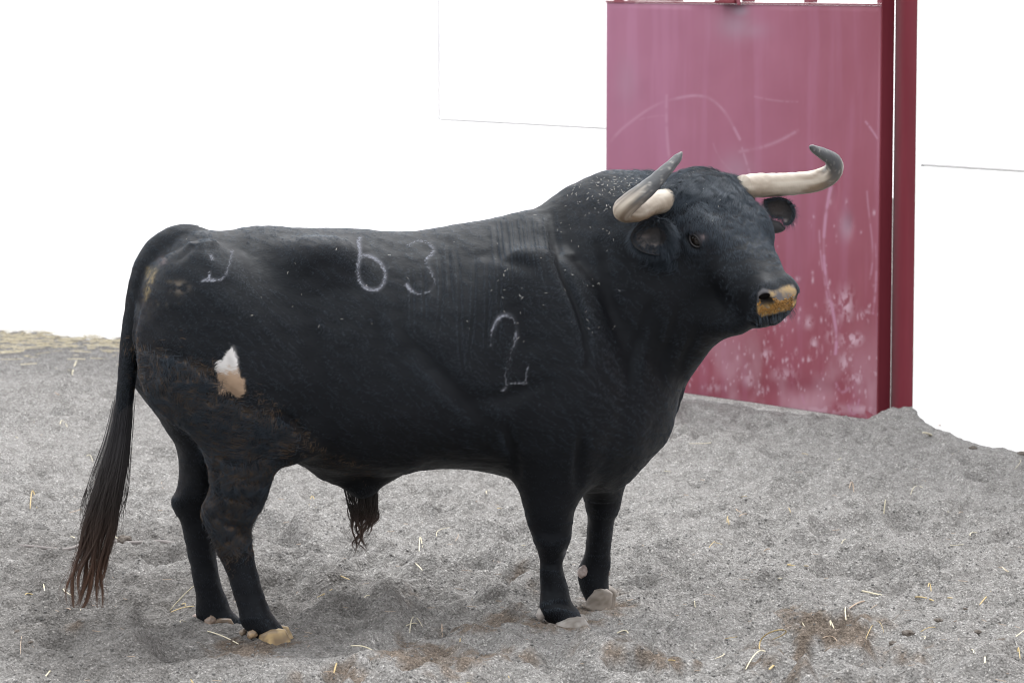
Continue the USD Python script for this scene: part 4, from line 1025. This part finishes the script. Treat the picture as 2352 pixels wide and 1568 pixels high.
def lay(n, w, length, lift, curl, wid, mat, name, kind='stuff', clump=0.0, seg=4):
    p, nn, xy, k = roots(n, w)
    f = flow(p, xy)
    q = p * 14
    sw = np.stack([meshkit.fbm(q + 3, 2, 1), meshkit.fbm(q + 7, 2, 2), meshkit.fbm(q + 13, 2, 3)], 1) - .5
    f = f / np.linalg.norm(f, axis=1, keepdims=True) + sw * .6 + rh.normal(0, .12, f.shape)
    f -= nn * (f * nn).sum(1, keepdims=True); f /= np.maximum(np.linalg.norm(f, axis=1, keepdims=True), 1e-9)
    b = np.cross(nn, f)
    L = ((length(xy, p) if callable(length) else length) * rh.uniform(.6, 1.25, n))[:, None]
    t = np.linspace(0, 1, seg)
    ph = meshkit.fbm(p * 26, 2, 9)[:, None] * 12
    st = []
    for tk in t:
        st.append(p + f * (L * tk) + nn * (L * lift * (tk - .55 * tk * tk) - .0006) + b * (L * curl * (np.sin(ph + 4.2 * tk) - np.sin(ph)) * .5))
    S = to_world(np.stack(st, 1))
    return curves(name, S, wid * np.linspace(1, .35, seg), mat, bull, kind)
def length_of(xy, p):
    L = np.full(len(p), .0095)
    L += .010 * smoothstep(.3, .8, soft_poly(xy, MUD, 30)) + .010 * smoothstep(1380, 1560, xy[:, 0]) * smoothstep(640, 520, xy[:, 1])
    return L
HAIR_N = 500000
lay(HAIR_N, wgt, length_of, .12, .07, .00065, black_hair, 'coat')
mudf = soft_poly(ragged(hxy, 46.0, .045), MUD, 55) ** 1.5 * (A3[:, 1] < .02) * smoothstep(.3, .6, nz_a[bf].mean(1)) * area * (fac_f > -.2)
lay(6000, mudf, .016, .22, .75, .0008, brown_hair, 'muddy_hair', seg=6)
lay(3000, mud[bf].mean(1) * area * (fac_f > -.2), .024, .35, .9, .0012, black_hair, 'thigh_hair', seg=6)
belf = belly[bf].mean(1) * area
lay(160, belf + 1e-12, .014, .3, .5, .0008, brown_hair, 'belly_hair', seg=5)
wm = soft_poly(ragged(hxy, 10.0), WHITE_P, 7) * (fac_f > .1) * (A3[:, 1] < 0) * area
lay(2600, wm, .018, .14, .3, .0009, white_hair, 'white_patch')
tm = soft_poly(ragged(hxy, 10.0), TAN_P, 7) * (fac_f > .1) * (A3[:, 1] < 0) * area
lay(2600, tm, .015, .2, .6, .0009, tan_hair, 'tan_patch')
for i, (line, w, st) in enumerate(BRANDS):
    c = curve2(line, 70); d, a = seg_dist(hxy, c)
    bm = np.exp(-(d / (.50 * w)) ** 2) * np.clip(st(a), 0, 1) * (fac_f > .05) * (A3[:, 1] < 0) * area
    ln = np.linalg.norm(np.diff(c, axis=0), axis=1).sum()
    lay(int(2.3 * ln * np.mean(st(np.linspace(0, 1, 50)))) + 10, bm, .007, .45, .2, .0010, brand_hair, 'brand')
# long hair on the poll and hump
pf = (np.exp(-((hxy[:, 0] - 1625) / 90) ** 2 - ((hxy[:, 1] - 425) / 45) ** 2) * (fac_f > -.3)) * area
lay(7000, pf, .030, .35, .5, .0008, black_hair, 'forelock', seg=6)
er = (np.exp(-((hxy[:, 0] - 1525) / 24) ** 2 - ((hxy[:, 1] - 590) / 14) ** 2) * (fac_f > -.3)) * area
lay(500, er, .030, .5, .4, .0009, black_hair, 'ear_hair', seg=6)

# fur on the rims of the ears
def ear_fur(poly, yv, n, L, seed, down):
    r = np.random.default_rng(seed); ring = curve2(np.vstack([poly, poly[:1]]), 200); c = ring.mean(0); out = []
    for _ in range(n):
        a = ring[r.integers(200)]; w = r.uniform(.72, 1.0); a = c + (a - c) * w
        d = (a - c) / max(np.linalg.norm(a - c), 1) + np.array([r.normal(-.2, .35), down + r.normal(0, .35)])
        p0 = at_y(a[0], a[1], yv + r.uniform(-.004, .010)); d3 = np.array([d[0], r.normal(-.15, .3), -d[1]]); d3 /= np.linalg.norm(d3)
        l = L * r.uniform(.5, 1.2); t = np.linspace(0, 1, 5)[:, None]
        out.append(p0 + d3 * l * t + np.array([0, 0, -.35 * l]) * t ** 2)
    return curves('ear_hair', out, .0009 * np.array([1, .9, .8, .6, .3]), black_hair, bull, 'stuff')
ear_fur(EARN, EY, 1100, .022, 3, .5)
ear_fur(1530 * np.array([1, 0]) * 0 + EARN.mean(0) + (EARN - EARN.mean(0)) * np.array([.72, .62]), EY + .012, 700, .024, 5, .2)
ear_fur(EARF, 10.53, 500, .016, 4, .3)

# the tail's switch, in wavy locks
def switch(rows, n, locks, seed, mat, name, wid, brk):
    r = np.random.default_rng(seed)
    rows = np.array(rows, float)           # y, left, right, distance
    yy = np.linspace(rows[0, 0], rows[-1, 0], 26)
    xl, xr, Yd = (PchipInterpolator(rows[:, 0], rows[:, i])(yy) for i in (1, 2, 3))
    lam = np.sort(r.uniform(-1, 1, locks)); lend = r.uniform(.70, 1.0, locks) - .14 * np.abs(lam) ; phs = r.uniform(0, 6.28, locks); amp = r.uniform(.5, 1.6, locks); frq = r.uniform(11, 20, locks)
    dl = r.uniform(-1, 1, locks)
    out = []
    for i in range(n):
        k = r.integers(locks)
        e = np.clip(lend[k] + r.normal(0, .08), .35, 1.02)
        s0 = r.uniform(0, .32) if r.random() < .8 else r.uniform(.2, .5)
        t = np.linspace(s0, max(e, s0 + .2), 18)
        lm0 = np.clip(lam[k] + r.normal(0, .33), -1, 1); lm1 = lam[k] + r.normal(0, .04) * (1.0 if r.random() < .9 else 4)
        mixk = smoothstep(brk, brk + .35, t); lm = lm0 * (1 - mixk) + lm1 * mixk
        mid, half = np.interp(t, np.linspace(0, 1, 26), (xl + xr) / 2), np.interp(t, np.linspace(0, 1, 26), (xr - xl) / 2)
        x = mid + half * lm + amp[k] * 9.0 * smoothstep(brk - .1, .95, t) * np.sin(frq[k] * t + phs[k]) + 1.2 * np.sin(16 * t + r.uniform(0, 6)) * smoothstep(.3, 1, t)
        y = np.interp(t, np.linspace(0, 1, 26), yy); Y = np.interp(t, np.linspace(0, 1, 26), Yd)
        zoff = (half / FOC * 10.1) * (np.sqrt(np.clip(1 - lm0 ** 2, 0, 1)) * r.uniform(-.9, .9)) * (1 - .5 * mixk) + .012 * dl[k] * mixk
        out.append([at_y(a, b, c) for a, b, c in zip(x, y, Y + zoff)])
    return curves(name, out, wid * np.r_[.6, np.ones(12), .95, .85, .7, .5, .3], mat, bull, 'stuff')
tail_hair = usdkit.material(stage, LK + 'tail_hair', {'h': ('hair_info', {}), 'g': ('geometry', {}), 'sx': ('separate_xyz', {}), 'mr': ('map_range', {'from_min': .62, 'from_max': .16, 'to_min': 0.0, 'to_max': 1.0, 'clamp': True}),
    'r': ('rgb_ramp', {'ramp': [(0, (.010, .010, .012)), (.5, (.012, .009, .008)), (.8, (.030, .017, .012)), (1, (.066, .034, .021))]}), 'p': ('principled_bsdf', {'roughness': .4, 'specular_ior_level': .45})},
    [('g.position', 'sx.vector'), ('sx.z', 'mr.value'), ('mr.result', 'r.fac'), ('r.color', 'p.base_color')], surface='p.BSDF')
switch([(830, 278, 312, 10.15), (880, 273, 306, 10.15), (940, 262, 304, 10.15), (1000, 253, 301, 10.15), (1050, 241, 297, 10.15), (1100, 222, 287, 10.15), (1150, 208, 275, 10.15), (1200, 193, 264, 10.15), (1250, 184, 252, 10.15), (1300, 168, 240, 10.15), (1350, 152, 232, 10.15), (1395, 146, 226, 10.15)], 5200, 19, 4, tail_hair, 'tail_switch', .0010, .45)
switch([(900, 262, 312, 10.15), (1000, 240, 305, 10.15), (1100, 205, 298, 10.15), (1200, 180, 278, 10.15), (1280, 172, 255, 10.15)], 260, 120, 14, tail_hair, 'stray_tail_hair', .0009, .6)
# tuft below the sheath
sheath_hair = usdkit.material(stage, LK + 'sheath_hair', {'g': ('geometry', {}), 'sx': ('separate_xyz', {}), 'mr': ('map_range', {'from_min': .42, 'from_max': .28, 'clamp': True}),
    'r': ('rgb_ramp', {'ramp': [(0, (.010, .010, .012)), (.6, (.020, .014, .011)), (1, (.06, .038, .030))]}), 'p': ('principled_bsdf', {'roughness': .45})}, [('g.position', 'sx.vector'), ('sx.z', 'mr.value'), ('mr.result', 'r.fac'), ('r.color', 'p.base_color')], surface='p.BSDF')
switch([(1085, 792, 866, 10.37), (1110, 788, 870, 10.37), (1150, 796, 868, 10.37), (1185, 803, 866, 10.37), (1215, 806, 846, 10.37), (1245, 810, 840, 10.37), (1272, 812, 838, 10.37)], 900, 16, 6, sheath_hair, 'sheath_tuft', .0008, .34)
ks = SEEN[XTREE.query((1757, 680))[1]]
nm = BNW[ks]; e1 = np.cross(nm, [0, 0, 1.0]); e1 /= np.linalg.norm(e1); e2 = np.cross(e1, nm)
b = trimesh.creation.icosphere(3, 1.0); b = trimesh.Trimesh(BW[ks] + b.vertices @ np.array([e1 * .0165 + e2 * -.004, e2 * .0105, nm * .0035]), b.faces, process=False)
obj('nostril', b, principled('nostril_look', (.0025, .002, .002), .8, specular_ior_level=.05), bull, smooth=True)
# whiskers of the muzzle and lip
wk = []
for _ in range(150):
    px, py = rh.uniform(1735, 1830), 0
    py = 728 - .22 * (px - 1740) + rh.uniform(-4, 12)
    k = SEEN[XTREE.query((px, py))[1]]
    dr = BNW[k] * .7 + np.array([rh.normal(.1, .3), rh.normal(-.2, .3), -.8]); dr /= np.linalg.norm(dr); L = rh.uniform(.010, .026)
    t = np.linspace(0, 1, 5)[:, None]
    wk.append(BW[k] + dr * L * t + np.array([0, 0, -.25]) * L * t ** 2)
curves('whiskers', wk, .0007 * np.array([1, .9, .8, .6, .3]), black_hair, bull, 'stuff')
rt = []
for px, py, a in [(408, 526, -.3), (412, 525, .2), (436, 522, .25), (440, 521, -.1), (443, 521, .4), (447, 522, .1)]:
    for _ in range(14):
        p0 = at_y(px + rh.uniform(-7, 7), py + 5, 10.235 + rh.uniform(-.02, .02)); L = rh.uniform(.012, .024)
        d = np.array([a + rh.normal(0, .25), rh.normal(0, .2), 1.0]); t = np.linspace(0, 1, 5)[:, None]
        rt.append(p0 + d * L * t + np.array([a, 0, -.3]) * L * t ** 2)
curves('tail_head_hair', rt, .0008 * np.array([1, .9, .8, .6, .3]), black_hair, bull, 'stuff')
# ---------------------------------------------------------------- what lies about: straw, cord, clods, feed
def straw_look(name, a, b):
    return usdkit.material(stage, LK + name, {'g': ('geometry', {}), 'n': ('noise_texture', {'scale': 60.0, 'detail': 3.0}), 'r': ('rgb_ramp', {'ramp': [(.3, a), (.7, b)]}),
        'p': ('principled_bsdf', {'roughness': .55, 'specular_ior_level': .35})}, [('g.position', 'n.vector'), ('n.fac', 'r.fac'), ('r.color', 'p.base_color')], surface='p.BSDF')
pale = straw_look('pale_straw', (.40, .36, .25), (.56, .52, .40))
gold = straw_look('golden_straw', (.30, .22, .09), (.44, .34, .16))
dull = straw_look('dull_straw', (.24, .17, .12), (.34, .27, .20))
def stalk(pts, width, lifts=None, bow=.004, seed=0):
    """a flattened stalk through points of the picture that lie on the sand"""
    r = np.random.default_rng(seed)
    q = np.array([at_ground(px, py) for px, py in pts])
    lifts = np.zeros(len(q)) if lifts is None else np.asarray(lifts, float)
    q = np.array([at_z(px, py, float(at_ground(px, py)[2]) + lf + .003) for (px, py), lf in zip(pts, lifts)])
    c = curve2(q, 14)
    c[:, 2] = q[0, 2] + (q[-1, 2] - q[0, 2]) * np.linspace(0, 1, 14) if lifts.max() == 0 else c[:, 2]
    c[:, 2] += bow * np.sin(np.linspace(0, np.pi, 14))
    if lifts.max() == 0:
        c[:, 2] += np.clip(np.quantile(ground(c[:, 0], c[:, 1]) - c[:, 2], .8), 0, .02)
    w = width * np.r_[.6, np.ones(11), .9, .5]
    return tube(c, w / 2, 8, True, r.uniform(.5, .8))
NAMED = [
    ([(445, 1345), (388, 1404)], .0055, pale, 'long pale straw leaning on the bull\'s far hind leg', [.06, 0]),
    ([(446, 1391), (392, 1405)], .0045, gold, 'golden straw lying beside the pale one at the far hind hoof', None),
    ([(476, 1448), (548, 1478)], .0050, pale, 'straw lying in the sand right behind the near hind hoof', None),
    ([(235, 1219), (270, 1213), (315, 1208)], .0048, pale, 'straw above the grey cord, right of the tail', None),
    ([(95, 1568), (130, 1527)], .0050, pale, 'straw at the bottom left corner of the ground', None),
    ([(176, 837), (190, 855), (206, 876)], .0095, pale, 'long pale straw on the far sand left of the tail', None),
    ([(945, 1302), (970, 1323)], .0048, pale, 'pale straw of the crossed pair under the belly', None),
    ([(921, 1323), (964, 1319)], .0040, gold, 'golden straw of the crossed pair under the belly', None),
    ([(806, 1482), (830, 1492), (864, 1499)], .0062, pale, 'thick split straw in front of the bull, between its legs', None),
    ([(777, 1517), (767, 1549)], .0048, gold, 'upright golden straw near the bottom edge, left of centre', None),
    ([(1031, 1552), (1069, 1558), (1128, 1553), (1167, 1567)], .0045, gold, 'long bent golden straw at the bottom edge', None),
    ([(1198, 1262), (1233, 1271)], .0050, pale, 'straw just left of the near front leg', None),
    ([(2034, 1147), (2029, 1189)], .0072, pale, 'pale straw standing upright in the sand on the right', [.075, .0]),
    ([(1980, 1356), (2000, 1359), (2029, 1367)], .0070, pale, 'flat split straw on the sand at the right, below the upright one', None),
    ([(2102, 1370), (2145, 1379)], .0055, gold, 'golden straw at the right, left of two in a row', None),
    ([(2167, 1373), (2200, 1377)], .0050, gold, 'golden straw at the right, right of two in a row', None),
    ([(1950, 1397), (1970, 1386), (1986, 1379)], .0060, dull, 'dull brown straw on the right above the brown patch', None),
    ([(2280, 1364), (2250, 1395)], .0050, gold, 'slanting golden straw near the right edge', None),
    ([(1763, 1350), (1796, 1342)], .0055, pale, 'pale straw alone on the sand right of the far front hoof', None),
    ([(2054, 951), (2105, 969), (2155, 988)], .0100, dull, 'long grey stalk at the foot of the right wall', None),
    ([(2120, 1000), (2142, 1008)], .0140, pale, 'broad pale flake of straw in front of the right wall', None),
    ([(1748, 1500), (1752, 1465), (1765, 1456), (1774, 1468)], .0042, gold, 'looped golden straw on the brown patch', [.0, .03, .035, .0]),
    ([(2352, 1462), (2307, 1476), (2313, 1493)], .0045, pale, 'bent pale straw at the right edge', None),
    ([(2262, 1515), (2262, 1534)], .0060, pale, 'short pale straw pointing at the camera, bottom right', None),
    ([(1767, 1553), (1785, 1545), (1790, 1538)], .0075, gold, 'broad golden husk at the bottom edge, right of centre', None),
]
for i, (pts, w, mt, lab, lf) in enumerate(NAMED):
    obj('straw', stalk(pts, w, lf, seed=i), mt, None, smooth=True, label=lab, category='straw')
rs2 = np.random.default_rng(33)
def clear_of_bull(px, py):
    return not (300 < px < 1440 and 700 < py < 1130)
loose = []
while len(loose) < 100:
    px = rs2.uniform(10, 2345); py = rs2.uniform(1000, 1560) if px > 1480 else rs2.uniform(820, 1562)
    if not clear_of_bull(px, py) or (px > 2000 and py < 1040): continue
    d = (py + 65) / 1500.0
    L = rs2.uniform(14, 46) * d * (1.0 if rs2.random() < .8 else 1.5); an = rs2.normal(0, .9)
    dx, dy = L * math.cos(an), L * math.sin(an) * .42
    loose.append(((px, py), (px + dx / 2 + rs2.normal(0, 2), py + dy / 2 + rs2.normal(0, 1)), (px + dx, py + dy)))
def where_lies(px, py):
    if px < 330: return 'left of the bull\'s tail'
    if px < 1180: return 'before the bull between its hooves' if py > 1300 else 'beyond the bull under its belly'
    if px < 1480: return 'around the bull\'s front hooves'
    if py < 1230: return 'on far sand before gate and wall'
    return 'on near sand at lower right' if py > 1400 else 'on sand right of the bull'
for i, pts in enumerate(loose):
    nm, mt = (('pale', pale), ('pale', pale), ('golden', gold), ('dull brown', dull))[rs2.integers(4)]
    w_ = where_lies(*pts[1])
    obj('loose_straw', stalk(pts, rs2.uniform(.0024, .0044), None, seed=100 + i), mt, None, smooth=True, label='short %s straw lying loose %s' % (nm, w_), category='straw', group='loose %s straws %s' % (nm, w_))

dull_pale = straw_look('litter_straw', (.30, .26, .17), (.44, .40, .30))
def scatter_bits(n, fn, seed):
    """many small flat bits as one mesh: fn(r) gives point, direction, normal, length, width"""
    r = np.random.default_rng(seed); V, F = [], []
    for _ in range(n):
        got = fn(r)
        if got is None: continue
        p, d, nn, L, W = got
        d = d - nn * (d @ nn); d /= np.linalg.norm(d) + 1e-9; b = np.cross(nn, d)
        k = len(V) * 6
        a0, a1 = p - d * L / 2, p + d * L / 2
        V.append(np.array([a0 - b * W / 2, a0 + b * W / 2, a0 + nn * W * .6, a1 - b * W / 2, a1 + b * W / 2, a1 + nn * W * .6]))
        F.append(np.array([[0, 2, 1], [3, 4, 5], [0, 1, 4], [0, 4, 3], [1, 2, 5], [1, 5, 4], [2, 0, 3], [2, 3, 5]]) + k)
    return np.vstack(V), np.vstack(F)
# litter along the back wall
def litter(r):
    px = r.uniform(0, 330); py = 762 + abs(r.normal(0, 26)) + r.uniform(-8, 10)
    q = at_ground(px, py); dr = np.array([r.normal(0, 1), r.normal(0, .6), r.normal(0, .12)])
    return q + np.array([0, 0, .006 + abs(r.normal(0, .008))]), dr, np.array([0, 0, 1.0]), r.uniform(.03, .13), r.uniform(.003, .007)
obj('straw_litter', scatter_bits(520, litter, 5), dull_pale, None, label='pale straw litter strewn along the foot of the far white wall', category='straw', kind='stuff')
def litter2(r):
    px = r.uniform(0, 2352); py = r.uniform(800, 1568)
    if not clear_of_bull(px, py) or (px > 1450 and py < 960 + .12 * max(0, px - 1500)) : return None
    q = at_ground(px, py); dr = np.array([r.normal(0, 1), r.normal(0, 1), r.normal(0, .15)])
    return q + np.array([0, 0, .002]), dr, np.array([0, 0, 1.0]), r.uniform(.008, .035), r.uniform(.0012, .0026)
obj('chaff', scatter_bits(420, litter2, 6), dull, None, label='fine dull chaff strewn over the whole sand', category='chaff', kind='stuff')

# gravel grains
def pebbles(n, rmin, rmax, seed, ylo=815, jit=.35, bias=1.0):
    r = np.random.default_rng(seed); ico = trimesh.creation.icosphere(0, 1.0); iv, if_ = np.array(ico.vertices), np.array(ico.faces)
    V, F = [], []
    y = r.uniform(8.75, 12.6, n) if bias else r.uniform(8.75, 20, n)
    x = r.uniform(-1, 1, n) * (1176 / FOC * y + .1)
    z = ground(x, y)
    for i in range(n):
        s = rmin + (rmax - rmin) * r.random() ** 3
        v = iv * s * np.array([1, 1, .7]) * (1 + jit * (r.random((len(iv), 1)) - .5)) * r.uniform(.8, 1.2, 3)
        V.append(v + np.array([x[i], y[i], z[i] + s * .25])); F.append(if_ + i * len(iv))
    return np.vstack(V), np.vstack(F)
grain = usdkit.material(stage, LK + 'grain_look', {'g': ('geometry', {}), 'r': ('rgb_ramp', {'ramp': [(0, (.12, .118, .116)), (.45, (.19, .188, .185)), (.8, (.27, .27, .275)), (.9, (.52, .52, .53)), (1, (.34, .25, .20))]}), 'p': ('principled_bsdf', {'roughness': .85, 'specular_ior_level': .2})},
    [('g.random_per_island', 'r.fac'), ('r.color', 'p.base_color')], surface='p.BSDF')
obj('gravel', pebbles(16000, .0014, .0055, 3), grain, None, label='coarse grey grains lying on the sand all around the bull', category='gravel', kind='stuff')

# clods
clod_look = usdkit.material(stage, LK + 'clod_look', {'g': ('geometry', {}), 'n': ('noise_texture', {'scale': 90.0, 'detail': 4.0}), 'r': ('rgb_ramp', {'ramp': [(.3, (.060, .050, .042)), (.7, (.15, .135, .122))]}), 'b': ('bump', {'strength': .8, 'distance': .005}),
    'p': ('principled_bsdf', {'roughness': .95, 'specular_ior_level': .1})}, [('g.position', 'n.vector'), ('n.fac', 'r.fac'), ('r.color', 'p.base_color'), ('n.fac', 'b.height'), ('b.normal', 'p.normal')], surface='p.BSDF')
def clod(px, py, r, seed, flat=.6):
    m = trimesh.creation.icosphere(3, 1.0); v = np.array(m.vertices)
    v = v * (1 + .9 * (meshkit.fbm(v * 1.7 + seed * 3.1, 3, seed) - .5))[:, None] * r * np.array([1.2, 1.0, flat])
    return trimesh.Trimesh(v + at_ground(px, py) + np.array([0, 0, r * flat * .35]), m.faces, process=False)
obj('dung_clod', clod(286, 1243, .021, 3, .8), clod_look, None, smooth=True, label='dark brown clod of dung beside the grey cord', category='clod')
CL = [(1970, 1505, .020), (2010, 1530, .024), (1935, 1494, .018), (2085, 1455, .020), (2155, 1425, .014), (2300, 1475, .022), (2280, 1490, .020), (2245, 1452, .014), (2052, 1478, .016), (1880, 1475, .020), (1950, 1428, .016), (2180, 1490, .024), (2215, 1400, .012), (1835, 1300, .014), (1912, 1290, .012), (868, 1386, .016), (838, 1412, .013), (1190, 1358, .012), (2235, 1030, .020), (2350, 1045, .03), (1560, 1265, .010), (1900, 1220, .012), (760, 1365, .014), (1255, 1222, .010), (40, 1450, .012), (70, 1475, .010)]
for i, (px, py, r) in enumerate(CL):
    obj('clod', clod(px, py, r * .72, 10 + i), clod_look, None, smooth=True, label='small dark clod lying %s' % where_lies(px, py), category='clod', group='dark clods %s' % where_lies(px, py))

# grey cord half buried behind the tail
cordp = np.array([at_ground(px, py, .006) for px, py in [(30, 1256), (55, 1259), (95, 1263), (143, 1262), (200, 1253), (253, 1250), (310, 1250), (365, 1256), (417, 1267), (440, 1272)]])
cc = curve2(cordp, 60); from scipy.ndimage import gaussian_filter1d
cc = np.stack([gaussian_filter1d(cc[:, k], 4) for k in range(3)], 1); cc[:, 2] = gaussian_filter1d(ground(cc[:, 0], cc[:, 1]), 6) + .019
obj('cord', tube(cc, .0058, 10), principled('cord_look', (.17, .155, .15), .8), None, smooth=True, label='grey cord lying half buried in the sand behind the tail', category='cord')

# chaff on the bull's hump, back and shoulder; feed on its muzzle
def on_hide(px, py):
    k = SEEN[np.array(XTREE.query_ball_point((px, py), 8), int)]
    if len(k) == 0: return None
    k = k[np.argmin((BW[k] - EYE) @ FWD)]
    return BW[k], BNW[k]
def hump(r):
    u = r.random()
    if u < .55: px, py = r.normal(1400, 55), 393 + abs(r.normal(0, 45)) + .25 * abs(1430 - r.normal(1400, 10))
    elif u < .8: px, py = r.uniform(1130, 1420), r.uniform(480, 760)
    elif u < .9: px, py = r.normal(1610, 40), r.normal(430, 28)
    else: px, py = r.uniform(380, 1300), r.uniform(530, 800)
    g = on_hide(px, py)
    if g is None: return None
    p, n = g
    return p + n * .004, r.normal(0, 1, 3), n, r.uniform(.003, .009), r.uniform(.0005, .0011)
white_bits = straw_look('white_straw', (.42, .40, .36), (.60, .58, .54))
obj('straw_bits', scatter_bits(210, hump, 8), white_bits, None, label='tiny pale straw bits stuck to the hair of the bull\'s hump, neck and flank', category='straw', kind='stuff')
feed_look = usdkit.material(stage, LK + 'feed_look', {'g': ('geometry', {}), 'r': ('rgb_ramp', {'ramp': [(0, (.22, .11, .022)), (.5, (.43, .255, .065)), (1, (.58, .42, .16))]}), 'p': ('principled_bsdf', {'roughness': .7})}, [('g.random_per_island', 'r.fac'), ('r.color', 'p.base_color')], surface='p.BSDF')
def feed(r):
    px, py = r.uniform(1740, 1828), 0
    py = 715 - .18 * (px - 1742) + r.normal(0, 8)
    g = on_hide(px, py)
    if g is None or py > 731 - .2 * (px - 1742): return None
    p, n = g
    return p + n * .0015, r.normal(0, 1, 3), n, r.uniform(.003, .008), r.uniform(.002, .005)
obj('feed_crumbs', scatter_bits(360, feed, 9), feed_look, None, label='golden feed crumbs sticking to the bull\'s wet muzzle', category='feed', kind='stuff')
